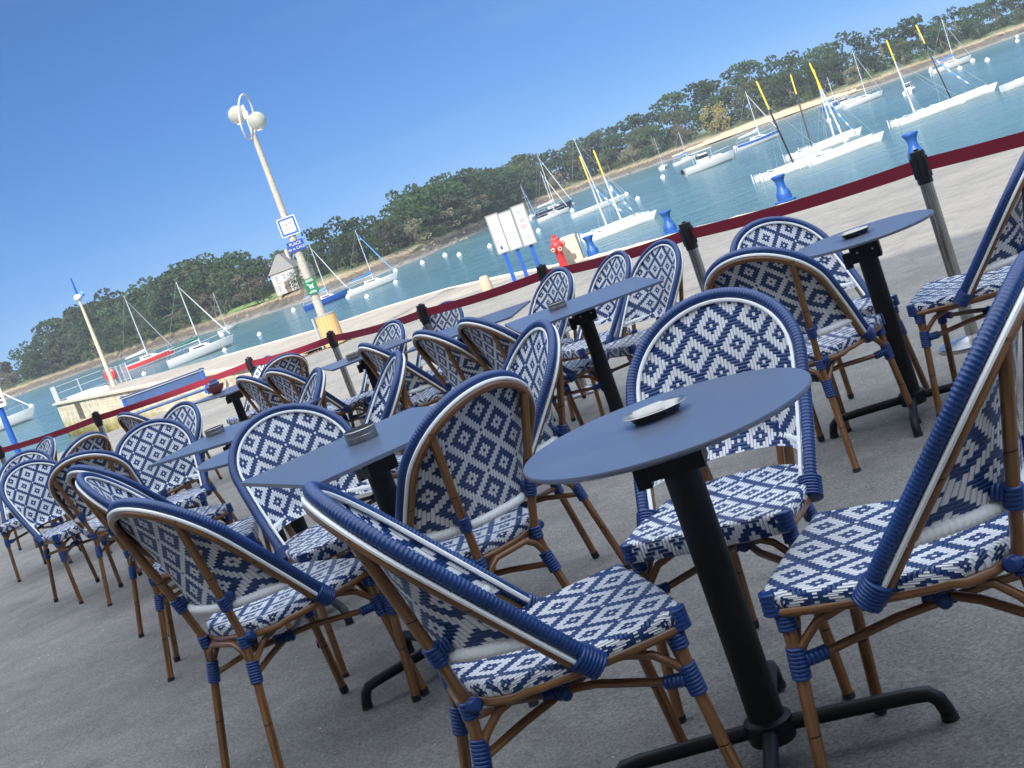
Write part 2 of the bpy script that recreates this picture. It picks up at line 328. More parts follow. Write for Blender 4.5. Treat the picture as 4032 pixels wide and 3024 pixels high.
# ------------------------------------------------------------------ terrain
def gz(X,Y): return -.0028*X-.0251*(Y-3)
def land_z(X,Y):
    z=max(gz(X,Y),-.9)
    q=(X+5.6)*(-.462)+(Y-35.0)*.887
    return min(z,-.80-.0616*q) if (q>0 and Y>28) else z
LAND=[(-70,-30),(70,-30),(25,-6),(13,13.5),(8.9,20.2),(7.6,22.3),(6.0,25.1),(4.9,28.2),(3.4,32),(2.4,36.4),(2.0,38.6),(-5.6,38.6),(-10.5,48.0),(-15.4,57.4),(-20.9,67.9),(-21.6,67.2),(-22.4,63.5),(-22.2,58),(-22,40),(-26,20),(-40,0)]
JET=[(2.0,38.6),(.76,42.4),(-1.1,46.9),(-3.74,49.9),(-6.3,51.2),(-12.1,59.3),(-17.5,68.0),(-22.3,77.0),(-23.2,80.2),(-26.3,78.5),(-20.9,67.9),(-15.4,57.4),(-10.5,48.0),(-5.6,38.6)]
def sheet(poly,zf,step,name,m,parent=None):
    bm=bmesh.new(); vs=[bm.verts.new((x,y,0)) for x,y in poly]; bm.faces.new(vs)
    bmesh.ops.triangulate(bm,faces=bm.faces[:])
    x0=min(p[0] for p in poly);x1=max(p[0] for p in poly);y0=min(p[1] for p in poly);y1=max(p[1] for p in poly)
    k=x0+step
    while k<x1:
        bmesh.ops.bisect_plane(bm,geom=bm.verts[:]+bm.edges[:]+bm.faces[:],plane_co=(k,0,0),plane_no=(1,0,0)); k+=step
    k=y0+step
    while k<y1:
        bmesh.ops.bisect_plane(bm,geom=bm.verts[:]+bm.edges[:]+bm.faces[:],plane_co=(0,k,0),plane_no=(0,1,0)); k+=step
    for v in bm.verts: v.co.z=zf(v.co.x,v.co.y)
    for f in bm.faces:
        f.normal_update()
        if f.normal.z<0: f.normal_flip()
        f.smooth=True
    me=bpy.data.meshes.new(name); bm.to_mesh(me); bm.free(); me.materials.append(m)
    o=bpy.data.objects.new(name,me); COL.objects.link(o)
    if parent: o.parent=parent
    return o
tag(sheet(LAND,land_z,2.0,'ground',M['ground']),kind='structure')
def wall_strip(mb,pts,ztop,zbot,thick=.0):
    L=0
    for (a,b) in zip(pts[:-1],pts[1:]):
        d=hypot(b[0]-a[0],b[1]-a[1]); za,zb=ztop(*a),ztop(*b)
        vs=[(a[0],a[1],zbot),(b[0],b[1],zbot),(b[0],b[1],zb),(a[0],a[1],za)]
        mb.add(vs,[(0,1,2,3)],[(L,zbot),(L+d,zbot),(L+d,zb),(L,za)]); L+=d
# stone jetty
jt=empty('stone_jetty',(-5.6,38.6,-.9)); tag(jt,'pale stone jetty with weed stained foot running out beside the slipway','jetty')
def rel(o,r=jt): o.location=-Vector(r.location); return o
rel(sheet(JET,lambda x,y:max(gz(x,y),-.9)+.004,2.5,'jetty_top',M['quaytop'],jt))
mb=MB(); wall_strip(mb,[JET[-1]]+JET[-2:8:-1]+[JET[9],JET[8]],lambda x,y:-.9,-4.5); 
# subdivide near face so the coping reads
rel(mb.build('jetty_wall',M['masonry'],jt))
mb=MB(); wall_strip(mb,JET[0:9],lambda x,y:max(gz(x,y),-.9),-4.5); rel(mb.build('sea_wall',M['masonry'],jt))
mb=MB()
A=Vector((-5.6,38.6)); Bv=Vector((-26.3,78.5)); dv=(Bv-A).normalized(); nv=Vector((-dv.y,dv.x))
n=60
for i in range(n):
    a=A.lerp(Bv,i/n); b=A.lerp(Bv,(i+.96)/n); hh=.10+random.uniform(-.015,.02)
    c=(a+b)/2+nv*0.0; 
    mb.box((c.x,c.y,-.9+hh/2-.05),((b-a).length,.42,hh),atan2(dv.y,dv.x))
rel(mb.build('coping',M['cream'],jt))
# quay wall + coping (near part)
qw=empty('quay_wall',(8.9,20.2,-.5)); tag(qw,'low stone quay wall edging the sunlit quay above the water','wall')
mb=MB(); wall_strip(mb,LAND[2:11],land_z,-4.5); rel(mb.build('wall_face',M['masonry'],qw),qw)
mb=MB()
pts=LAND[2:11]+JET[1:6]
for a,b in zip(pts[:-1],pts[1:]):
    a=Vector(a);b=Vector(b);L=(b-a).length;k=max(1,int(L/1.3))
    for i in range(k):
        p=a.lerp(b,i/k);q=a.lerp(b,(i+.97)/k);c=(p+q)/2; z=max(gz(c.x,c.y),-.9)
        nn=Vector((-(b-a).y,(b-a).x)).normalized()*.2
        mb.box((c.x+nn.x,c.y+nn.y,z-.03+random.uniform(0,.006)),((q-p).length,.5,.10),atan2((b-a).y,(b-a).x))
rel(mb.build('coping',M['cream'],qw),qw)
mb=MB(); wall_strip(mb,LAND[14:]+[LAND[0]],land_z,-4.5); tag(mb.build('slipway_edge',M['masonry']),kind='structure')
# water
mb=MB(); mb.add([(-2500,-60,-3),(2500,-60,-3),(2500,4000,-3),(-2500,4000,-3)],[(0,1,2,3)]); tag(mb.build('water',M['water']),kind='structure')
# far shore
SH=[(-330,470),(-230,410),(-180,385),(-150,367),(-132,354),(-107,350),(-85,318),(-70,288),(-55,260),(-44,240),(-33,224),(-23.6,214),(-8.3,228),(5,285),(14.6,330),(25,352),(38,356),(50,342),(60,326),(75,322),(89,322),(100,308),(112,306),(127,308),(150,305),(190,305),(260,330),(340,360)]
def resample(P,step):
    out=[Vector(P[0])]
    for a,b in zip(P[:-1],P[1:]):
        a=Vector(a);b=Vector(b);k=max(1,int((b-a).length/step))
        for i in range(1,k+1): out.append(a.lerp(b,i/k))
    return out
SHR=resample(SH,4)
for _ in range(2): SHR=[SHR[0]]+[(SHR[i-1]+SHR[i]*2+SHR[i+1])/4 for i in range(1,len(SHR)-1)]+[SHR[-1]]
PROF=[(-6,-3.7),(-1,-3.08),(1,-2.95),(4,-2.75),(7,-2.45),(9,-2.1),(11,-1.7),(12.5,-1.1),(14,-.75),(18,-.4),(26,0),(60,.8),(160,1.2),(420,1.0)]
def prof(d):
    for (a,za),(b,zb) in zip(PROF[:-1],PROF[1:]):
        if d<=b: return za+(zb-za)*max(0,(d-a))/(b-a)
    return PROF[-1][1]
mb=MB(); vs=[];fs=[]; K=len(PROF)
for i,p in enumerate(SHR):
    u=p.normalized()
    for k,(d,z) in enumerate(PROF):
        j=random.uniform(-.5,.5) if 0<d<20 else 0; jz=random.uniform(-.12,.16) if 2<d<20 else 0
        q=p+u*(d+j+ (random.uniform(-1,1) if 2<d<12 else 0)); vs.append((q.x,q.y,z+jz))
for i in range(len(SHR)-1):
    for k in range(K-1): fs.append((i*K+k,(i+1)*K+k,(i+1)*K+k+1,i*K+k+1))
mb.add(vs,fs); tag(mb.build('far_shore_terrain',M['shore']),kind='structure')
def shore_at(r):
    best=None;bd=9
    for p in SHR:
        d=abs(p.x/p.y-r)
        if d<bd: bd=d;best=p
    return best
def strip(name,r0,r1,d0,d1,dz,m,n=40):
    mb=MB();vs=[];fs=[]
    for i in range(n+1):
        r=r0+(r1-r0)*i/n; p=shore_at(r); u=p.normalized(); w=sin(pi*i/n)**.4
        for k in range(4):
            d=d0+(d1-d0)*w*k/3; q=p+u*d; vs.append((q.x,q.y,prof(d)+dz*w))
    for i in range(n):
        for k in range(3): fs.append((i*4+k,(i+1)*4+k,(i+1)*4+k+1,i*4+k+1))
    mb.add(vs,fs); return mb.build(name,m,smooth=True)
tag(strip('beach',.175,.335,5.5,12.5,.30,M['sand']),kind='structure')
tag(strip('lawn',-.19,-.145,12.5,17,.35,M['grass'],24),kind='stuff')
# shore rocks
def rock_mesh(mb,c,s):
    vs=[];fs=[];n=6
    for (r,z) in ((1,0),(.85,.45),(.4,.8)):
        for j in range(n):
            w=2*pi*j/n; k=random.uniform(.7,1.2); vs.append((c[0]+r*s*k*cos(w),c[1]+r*s*k*sin(w),c[2]+z*s*random.uniform(.6,1)))
    for i in range(2):
        for j in range(n): fs.append((i*n+j,i*n+(j+1)%n,(i+1)*n+(j+1)%n,(i+1)*n+j))
    fs.append(tuple(2*n+j for j in range(n))); mb.add(vs,fs)
mb=MB()
for i in range(700):
    p=random.choice(SHR[10:-6]); u=p.normalized(); d=random.uniform(1.5,12); q=p+u*d+Vector((random.uniform(-3,3),0)); rock_mesh(mb,(q.x,q.y,prof(d)-.05),random.uniform(.15,.5))
tag(mb.build('shore_rocks',mat('shore_rock',(.22,.19,.14),.9,noise=(.4,(.09,.075,.055),3))),'brown and grey rocks scattered along the far waterline','rocks',kind='stuff')

# ------------------------------------------------------------------ trees
def leaf_clump(mb,c,s,rnd,dirv=None):
    # a small tuft: two crossed irregular quads
    for _ in range(2):
        a=Vector((rnd.gauss(0,1),rnd.gauss(0,1),rnd.gauss(0,.6))).normalized(); b=a.orthogonal().normalized(); b=(Matrix.Rotation(rnd.uniform(0,6.28),3,a)@b)
        t=a.cross(b); k=s*rnd.uniform(.6,1.2)
        vs=[Vector(c)+b*k*rnd.uniform(.6,1.1),Vector(c)+t*k*rnd.uniform(.5,1),Vector(c)-b*k*rnd.uniform(.6,1.1),Vector(c)-t*k*rnd.uniform(.5,1)]
        mb.add(vs,[(0,1,2,3)])
def crown(kind,seed):
    rnd=random.Random(seed); mb=MB(); puffs=[]
    # unit tree: height 1, crown radius about .4; scaled on placement. sizes chosen for a 10 m tree
    if kind=='pine':
        for i in range(38):
            h=rnd.uniform(.10,.93); w=.42*(1-((h-.42)/.66)**2)**.5*rnd.uniform(.3,1); an=rnd.uniform(0,6.28); puffs.append(((w*cos(an),w*sin(an),h),rnd.uniform(.09,.16),.75))
    elif kind=='cypress':
        for i in range(34):
            h=rnd.uniform(.08,.95); w=.48*(1.05-h*.62)*rnd.uniform(.3,1); an=rnd.uniform(0,6.28); puffs.append(((w*cos(an),w*sin(an),h),rnd.uniform(.10,.17),.38))
    elif kind=='oak':
        for i in range(24):
            h=rnd.uniform(.12,.9); w=.46*(max(.05,1-((h-.5)/.52)**2))**.5*rnd.uniform(.3,1); an=rnd.uniform(0,6.28); puffs.append(((w*cos(an),w*sin(an),h),rnd.uniform(.10,.15),.9))
    else:
        for i in range(16):
            h=rnd.uniform(.1,.8); w=.55*(1-h*.7)*rnd.uniform(.2,1); an=rnd.uniform(0,6.28); puffs.append(((w*cos(an),w*sin(an),h),rnd.uniform(.14,.22),.8))
    for (c,r,fl) in puffs:
        for k in range(40):
            a=Vector((rnd.gauss(0,1),rnd.gauss(0,1),rnd.gauss(0,1)+.25)).normalized(); rr=r*rnd.uniform(.75,1.08)
            leaf_clump(mb,(c[0]+a.x*rr,c[1]+a.y*rr,c[2]+a.z*rr*fl),.030,rnd)
    return mb,puffs
def make_tree_proto(kind,seed,m):
    mb,puffs=crown(kind,seed); rnd=random.Random(seed+99)
    root=empty({'pine':'pine_tree','cypress':'cypress_tree','oak':'oak_tree','bush':'shrub','seed':'oak_tree'}[kind if kind!='seed' else 'seed'],(0,0,-500))
    mb.build('crown',m,root)
    t=MB(); t.tube([(0,0,-.03),(.01,0,.2),(-.01,.01,.45),(0,0,.7)],[.035,.026,.018,.006],6)
    for k in range(5):
        c=puffs[rnd.randrange(len(puffs))][0]; h=rnd.uniform(.25,.5); t.tube([(0,0,h),(c[0]*.5,c[1]*.5,(h+c[2])/2+.02),c],[.014,.009,.004],5)
    t.build('trunk',M['bark'],root,smooth=True)
    return root
PROT={}
for kind,n,mm in (('pine',4,'pine'),('cypress',3,'cypress'),('oak',3,'oak'),('bush',3,'bush')):
    PROT[kind]=[make_tree_proto(kind,100*len(PROT)+s,M[mm]) for s in range(n)]
g_=make_tree_proto('oak',777,M['seed']); PROT['seed']=[g_]
PROT['thicket']=[make_tree_proto('bush',880+i,M['thicket']) for i in range(3)]
SKY=[(-.46,8.5),(-.40,8),(-.3611,8.1),(-.3407,9.6),(-.3137,13.5),(-.29,14.8),(-.2776,14.6),(-.2662,11.0),(-.255,10.2),(-.2442,11.2),(-.2298,12.5),(-.2036,11.6),(-.1865,10.2),(-.1714,9.8),(-.155,8.2),(-.1424,7.2),(-.1293,7.4),(-.1025,7.5),(-.0795,7.9),(-.0584,7.6),(-.0297,8.8),(-.0149,9.2),(.002,9.4),(.0257,10.3),(.0394,9.8),(.0545,10),(.0847,10.6),(.1076,11),(.1338,10.8),(.155,9.9),(.1702,12.6),(.1919,11.9),(.2143,11.8),(.2372,12),(.2595,11.9),(.2824,12.1),(.2958,10.8),(.3187,10.6),(.3361,9.8),(.359,9.6),(.3837,8.6),(.4051,7.6),(.4324,7.8),(.447,7.5),(.4695,7),(.55,8)]
def skyh(r):
    for (a,za),(b,zb) in zip(SKY[:-1],SKY[1:]):
        if a<=r<=b: return za+(zb-za)*(r-a)/(b-a)
    return 8
LM=[(-.42,'the far left shore'),(-.345,'the jetty end railing'),(-.30,'the jetty lamp post'),(-.257,'the red striped sailboat'),(-.218,'the green covered sailboat'),(-.19,'the tiny sailboat by the house'),(-.155,'the lawn'),(-.125,'the tall street lamp'),(-.10,'the blue hulled sailboat'),(-.076,'the bright blue sail cover'),(-.045,'the water right of that cover'),(-.015,'the row of lone buoys'),(.02,'the stub left of the board'),(.045,'the information board'),(.075,'the dark hulled sailboat'),(.11,'the left pair of catamarans'),(.135,'the bollard by the barrier cap'),(.166,'the tiny lone sailboat'),(.185,'the blue bundle sailboat'),(.205,'the white motorboat'),(.24,'the blue striped sailboat'),(.262,'the leftmost float of the right group'),(.285,'the crossed yellow mast floats'),(.305,'the small blue sailboat'),(.33,'the beach tip'),(.365,'the small cabin motorboat'),(.385,'the upper yellow mast floats'),(.40,'the blue boom cover sailboat'),(.44,'the far right shore')]
used={}
def tree_name(kind,row,r):
    lm=min(LM,key=lambda t:abs(t[0]-r))[1]
    base={'pine':'dark pine','cypress':'layered olive cypress','oak':'pale leafless oak','bush':'green shrub','seed':'golden brown oak','thicket':'dark understorey shrub'}[kind]
    where={0:'at the wood edge',1:'within the wood',2:'on the skyline',3:'on the bank'}[row]
    lab='%s %s, above %s'%(base,where,lm)
    grp='%s %s above %s'%({'pine':'pines','cypress':'cypresses','oak':'oaks','bush':'shrubs','seed':'oaks','thicket':'understorey shrubs'}[kind],where,lm)
    used[lab]=used.get(lab,0)+1
    return lab,{'pine':'tree','cypress':'tree','oak':'tree','seed':'tree','bush':'shrub','thicket':'shrub'}[kind],grp
first={}
def place_tree(kind,x,y,z,h,w,row):
    v=random.randrange(len(PROT[kind])); p=PROT[kind][v]
    o=p if (kind,v) not in first else copy_tree(p); first[(kind,v)]=1
    o.location=(x,y,z); o.rotation_euler=(random.uniform(-.05,.05),random.uniform(-.05,.05),random.uniform(0,6.28)); o.scale=(w,w,h)
    lab,cat,grp=tree_name(kind,row,x/y); tag(o,lab,cat,grp); return o
def walk(step,off,r0=-.47,r1=.50):
    acc=0; last=SHR[0]; out=[]
    for p in SHR[1:]:
        acc+=(p-last).length; last=p
        if acc>=step*random.uniform(.8,1.2) and r0<p.x/p.y<r1:
            acc=0; out.append(p)
    return out
for p in walk(5.2,0):                               # skyline row
    u=p.normalized(); d=random.uniform(30,38); q=p+u*d; r=q.x/q.y
    h=(skyh(r)-prof(d))*(1.08 if r<-.12 else 1.22)*(1+ (d)/p.length*.6)*random.uniform(.84,1.03)
    kind='pine' if random.random()<.78 else 'cypress'
    place_tree(kind,q.x,q.y,prof(d)-.3,h,h*random.uniform(1.0,1.35),2)
for p in walk(5.4,0):
    u=p.normalized(); d=random.uniform(21,27); q=p+u*d; r=q.x/q.y
    if -.148<r<-.118: continue
    h=(skyh(r)-prof(d))*random.uniform(.72,1.08 if r>-.12 else .95); kind='pine' if random.random()<.6 else 'cypress'
    place_tree(kind,q.x,q.y,prof(d)-.3,h,h*random.uniform(1.0,1.4),1)
for p in walk(7.0,0):
    u=p.normalized(); d=random.uniform(15.5,18); q=p+u*d; r=q.x/q.y
    if -.150<r<-.122 : continue
    k=random.random(); inoak=(-.21<r<-.155) or (-.01<r<.03) or (.165<r<.185) or (.30<r<.345)
    kind='oak' if ((inoak and k<.8) or k<.2) else ('cypress' if k<.6 else 'pine')
    if .205<r<.228: kind='seed'
    h=skyh(r)*random.uniform(.42,.78)+1.0
    if kind=='oak': h=random.uniform(4.2,6.8)
    if kind=='seed': h=8.0
    place_tree(kind,q.x,q.y,prof(d)-.3,h,h*random.uniform(.95,1.3),0)
for p in walk(6.5,0):
    u=p.normalized(); d=random.uniform(19.5,22.5); q=p+u*d; r=q.x/q.y
    if -.148<r<-.118: continue
    h=random.uniform(3.2,5.2); place_tree('thicket',q.x,q.y,prof(d)-.4,h,h*random.uniform(1.3,1.8),1)
for p in walk(8,0):
    u=p.normalized(); d=random.uniform(13,15); q=p+u*d; r=q.x/q.y
    if random.random()<.35 and not (-.34<r<-.25): continue
    if -.19<r<-.145: continue
    h=random.uniform(1.6,3.2); place_tree('bush',q.x,q.y,prof(d)-.3,h,h*random.uniform(1.1,1.7),3)
for kd in PROT:
    for v,p in enumerate(PROT[kd]):
        if (kd,v) not in first:
            for c in list(p.children): bpy.data.objects.remove(c)
            bpy.data.objects.remove(p)
# ------------------------------------------------------------------ house on the island
def house():
    h=empty('stone_house',(-31.4,236,-.7),radians(-12)); tag(h,'pale stone house with steep slate roof standing among the trees by the far lawn','house')
    W,D,H=4.6,5.0,4.0
    mb=MB(); mb.box((0,0,H/2),(W,D,H)); 
    mb.add([(-W/2,-D/2,H),(W/2,-D/2,H),(0,-D/2,H+.02),(-W/2,D/2,H),(W/2,D/2,H),(0,D/2,H+.02)],[(0,1,2),(4,3,5)])
    mb.build('wall',M['render'],h)
    mb=MB(); e=.25; R=3.0
    vs=[(-W/2-e,-D/2-e,H-.1),(W/2+e,-D/2-e,H-.1),(W/2+e,D/2+e,H-.1),(-W/2-e,D/2+e,H-.1),(-.3,-D/2+1.2,H+R),(.3,-D/2+1.2,H+R),(.3,D/2-1.2,H+R),(-.3,D/2-1.2,H+R)]
    mb.add(vs,[(3,2,1,0),(4,5,6,7),(0,1,5,4),(1,2,6,5),(2,3,7,6),(3,0,4,7)])
    rf=mb.build('roof',M['slate'],h)
    c=MB(); c.box((1.2,.6,H+2.1),(.55,.8,2.6)); c.build('chimney',M['render'],rf)
    for (x,z,w,hh) in ((-1.3,2.9,.75,1.25),(.2,2.9,.75,1.25),(1.5,2.9,.7,1.2),(-1.3,1.05,.75,1.4),(1.4,1.05,.8,1.4)):
        f=MB(); 
        for sx in (-1,1): f.box((x+sx*w/2,-D/2-.03,z),(.12,.12,hh+.12))
        f.box((x,-D/2-.03,z+hh/2),(w,.12,.12)); f.box((x,-D/2-.03,z-hh/2),(w,.16,.12))
        fo=f.build('window',M['white_paint'],h)
        g=MB(); g.box((x,-D/2-.01,z),(w-.1,.05,hh-.1)); g.build('pane',M['grey_metal'],fo)
    d=MB(); d.box((.2,-D/2-.03,1.0),(.85,.1,2.0)); d.build('door',M['bark'],h)
    w=MB(); w.box((W/2+1.0,.4,1.5),(2.0,3.0,3.0)); w.build('wing',M['render'],h)
    r=MB(); r.add([(W/2-.1,-1.3,3.02),(W/2+2.2,-1.3,2.98),(W/2+2.2,2.1,2.98),(W/2-.1,2.1,3.02),(W/2,.4,4.4),(W/2+1.8,.4,4.2)],[(0,1,5,4),(2,3,4,5),(1,2,5),(3,0,4),(3,2,1,0)]); r.build('wing_roof',M['slate'],h)
house()

for (x,y,h,w,l) in ((-29.3,230,3.6,5.2,'round dark shrub hiding the lower right of the stone house'),(-36.5,232,2.6,4.0,'rounded shrub on the lawn left of the stone house'),(-34.6,226,1.5,2.2,'small shrub on the lawn edge below the stone house')):
    o=copy_tree(PROT['thicket'][0]); o.location=(x,y,prof(16)-.3); o.scale=(w,w,h); o.rotation_euler=(0,0,x); tag(o,l,'shrub','shrubs by the stone house')
# ------------------------------------------------------------------ boats
WZ=-3.0
def hull_mesh(L,Bm,F,keel=.25,trans=.7):
    mb=MB(); n=18; m=7; vs=[];fs=[]
    for i in range(n+1):
        t=i/n; x=-L/2+L*t
        w=Bm/2*(trans+(1-trans)*sin(min(1,t/.5)*pi/2))*(1 if t<.5 else (1-((t-.5)/.5)**2.4)**.8 if t<1 else 0)
        top=F*(1+.30*t*t); 
        for j in range(m):
            a=j/(m-1); ang=a*pi  # from port deck under to starboard deck
            y=w*cos(ang)*(1 if True else 1); z=top-(top+keel*(1-t**3*.9))*sin(ang)**.65
            xx=x+ (0.10*L*t**6)*( (z+keel)/(top+keel)) 
            vs.append((xx,y,z))
    for i in range(n):
        for j in range(m-1): fs.append((i*m+j,(i+1)*m+j,(i+1)*m+j+1,i*m+j+1))
        fs.append((i*m+m-1,(i+1)*m+m-1,(i+1)*m,i*m))   # deck
    fs.append(tuple(range(m)))
    mb.add(vs,fs); return mb
def beamw(L,Bm,t,trans=.7):
    return Bm/2*(trans+(1-trans)*sin(min(1,t/.5)*pi/2))*(1 if t<.5 else (max(0,1-((t-.5)/.5)**2.4))**.8)
def band(L,Bm,F,z0,z1,m,parent,name='stripe',trans=.7):
    # coloured band lying 1.2 cm outside the hull sides
    mb=MB()
    for s in (1,-1):
        vs=[];n=18
        for i in range(n+1):
            t=i/n*.985; x=-L/2+L*t; top=F*(1+.3*t*t)
            for zf in (z0,z1):
                z=top*zf; sa=max(0,min(1,((top-z)/(top+.25*(1-t**3*.9)))))**(1/.65); y=beamw(L,Bm,t,trans)*sqrt(max(0,1-sa*sa))+.014
                vs.append((x+.10*L*t**6*((z+.25)/(top+.25)),s*y,z))
        mb.add(vs,[(2*i,2*i+2,2*i+3,2*i+1) for i in range(n)])
    return mb.build(name,m,parent,smooth=True)
def sailboat(x,y,L,heading,mx,mh,label,hull='gel',stripe=None,cover='white_paint',B=None,F=None,jib=True,jibm='white_paint',outboard=False,cabin=True,mastm='alu',boom=True,backstay=True,rake=0,group='sailing boats moored in the channel',extra=None,name='sailboat'):
    B=B or L*.33; F=F or L*.125
    o=empty(name,(x,y,WZ),heading); tag(o,label,'boat',group)
    h=hull_mesh(L,B,F).build('hull',[M[hull]],o,smooth=45)
    if stripe: band(L,B,F,stripe[1],stripe[2],M[stripe[0]],h)
    # toe rail / deck lip
    if cabin:
        c=MB(); cl=L*.36; cw=B*.5; cx=L*.06; z=F*1.02; hh=F*.55
        vs=[(cx-cl/2,-cw/2,z),(cx+cl/2,-cw*.33,z+F*.1),(cx+cl/2,cw*.33,z+F*.1),(cx-cl/2,cw/2,z),(cx-cl*.47,-cw*.42,z+hh),(cx+cl*.25,-cw*.3,z+hh*.9),(cx+cl*.25,cw*.3,z+hh*.9),(cx-cl*.47,cw*.42,z+hh)]
        c.add(vs,[(4,5,6,7),(0,1,5,4),(1,2,6,5),(2,3,7,6),(3,0,4,7)]); co=c.build('cabin',M['gel'],o)
        for s in (1,-1):
            g=MB(); g.box((cx-cl*.08,s*(cw*.445),z+hh*.52),(cl*.5,.03,hh*.3)); g.build('window',M['glass_dark'],co)
        ck=MB(); ck.box((-L*.30,0,z+.02),(L*.26,cw*.8,.04)); ck.build('cockpit',M['grey_metal'],o)
        r=MB()
        for s in (1,-1):
            pth=[(-L*.47,s*beamw(L,B,.03)*.9,F*1.55),(-L*.2,s*beamw(L,B,.3)*.92,F*1.65),(L*.2,s*beamw(L,B,.7)*.9,F*1.8),(L*.46,s*.05,F*1.95)]
            r.tube(pth,.012,4)
            for (px_,py_,pz_) in pth: r.tube([(px_,py_,F*1.0),(px_,py_,pz_)],.011,4)
        r.build('guard_rail',M['wire'],o)
    mxx=mx; base=F*1.05+(.4*F if cabin else 0)
    ms=MB(); ms.tube([(mxx,0,base-.3),(mxx+rake,0,mh)],[.065*L/6.,.04*L/6.],8); mo=ms.build('mast',M[mastm],o,smooth=True)
    sp=MB(); sp.tube([(mxx+rake*.6,-B*.32,base+(mh-base)*.6),(mxx+rake*.6,B*.32,base+(mh-base)*.6)],.018,5); sp.build('spreader',M['alu'],mo)
    st=MB()
    bow=(L*.55,0,F*1.32); top=(mxx+rake,0,mh)
    if jib:
        j=MB(); a=Vector(bow);b=Vector(top)*.93+Vector((mxx,0,base))*.07; j.tube([a+Vector((0,0,.15)),a.lerp(b,.3),a.lerp(b,.7),b],[.05,.07,.05,.025],6); j.build('furled_jib',M[jibm],o,smooth=True)
    else: st.tube([bow,top],.012,4)
    if backstay: st.tube([(-L*.49,0,F*1.05),top],.011,4)
    for s in (1,-1): st.tube([(mxx,s*beamw(L,B,.55)*.95,F*1.05),(mxx+rake*.6,s*B*.32,base+(mh-base)*.6),top],.010,4)
    st.build('rigging',M['wire'],o)
    if boom:
        bm_=MB(); bz=base+.55; bm_.tube([(mxx,0,bz),(-L*.40,0,bz-.05)],.04,6); bo=bm_.build('boom',M['alu'],o,smooth=True)
        cv=MB(); cv.tube([(mxx+.02,0,bz+.55),(mxx-.05,0,bz+.28),(mxx-L*.18,0,bz+.12),(-L*.38,0,bz+.05)],[.05,.15,.12,.06],8); cv.build('sail_cover',M[cover],bo,smooth=True)
    if outboard:
        ob=MB(); ob.box((-L*.54,0,F*.9),(.3,.25,.45),taper=.7); ob.box((-L*.54,0,.1),(.1,.1,.9)); ob.build('outboard_motor',M['white_paint'],o)
    return o
R=radians
sailboat(-45.8,178.2,6.9,R(4),.3,9.9,'white sailboat with broad red stripe and loose sail on its boom',stripe=('red',.30,.86),jibm='wire',cover='white_paint',backstay=True)
sailboat(-29.1,133.3,6.6,R(14),.5,8.0,'white sailboat with green sail cover, beyond the jetty head',cover='sailgreen',jibm='white_paint')
sailboat(-40.2,210.4,3.2,R(30),-.07,6.5,'small distant white sailboat against the bank left of the house',B=1.5,F=.45,jib=False,boom=False,outboard=False)
sailboat(-18.2,160.9,5.6,R(8),.6,7.6,'blue hulled sailboat half hidden by the tall street lamp',hull='boatblue',cover='paleblue')
sailboat(-11.7,154.1,5.8,R(2),.5,7.1,'white sailboat with bright blue sail cover, right of the street lamp',cover='sailblue',jibm='paleblue')
sailboat(15.5,144.4,6.0,R(4),.77,8.3,'long bare white racing sailboat behind the two catamarans with yellow floats',cabin=False,jib=False,boom=False,rake=-.7,B=1.6,F=.55)
sailboat(16.0,213.3,6.0,R(-3),.6,9.7,'dark navy hulled sailboat anchored in front of the far bank',hull='navyboat',jibm='white_paint')
sailboat(13.3,181.4,4.4,R(10),.47,6.6,'white sailboat lying just in front of the dark hulled one',jib=True,boom=False)
sailboat(12.8,220.1,2.6,R(60),-.1,6.1,'small white sailboat with blue forestay beside the information board',jibm='paleblue',B=1.6,F=.5,boom=False)
sailboat(40.6,244.7,2.8,R(65),.1,6.2,'tiny white sailboat alone by the far bank, seen end on',jib=False,boom=False,B=1.7,F=.5)
sailboat(42.6,232.4,4.6,R(5),.49,5.5,'small white sailboat with blue bundle at its mast, left of the motorboat',cover='sailblue',jib=False)
sailboat(42.6,177.4,6.0,R(5),.66,7.3,'white sailboat with wide blue stripe and outboard on its stern',stripe=('boatblue',.62,.98),outboard=True,cover='white_paint')
sailboat(77.8,255.3,5.0,R(2),.5,5.8,'small pale blue sailboat in front of the sand beach',hull='boatblue',jib=False,cover='paleblue')
sailboat(63.0,192.8,5.8,R(4),.85,7.9,'long white sailboat with bare mast off the tip of the beach',jib=True,jibm='wire',boom=False)
sailboat(85.0,212.9,6.6,R(3),.92,8.1,'white sailboat with blue boom cover and outboard near the upper right shore',cover='sailblue',outboard=True,jibm='wire')
sailboat(-49.8,128.9,7.4,R(6),-.6,6.9,'white sailboat at the far left edge with its bow to the jetty',jibm='white_paint')
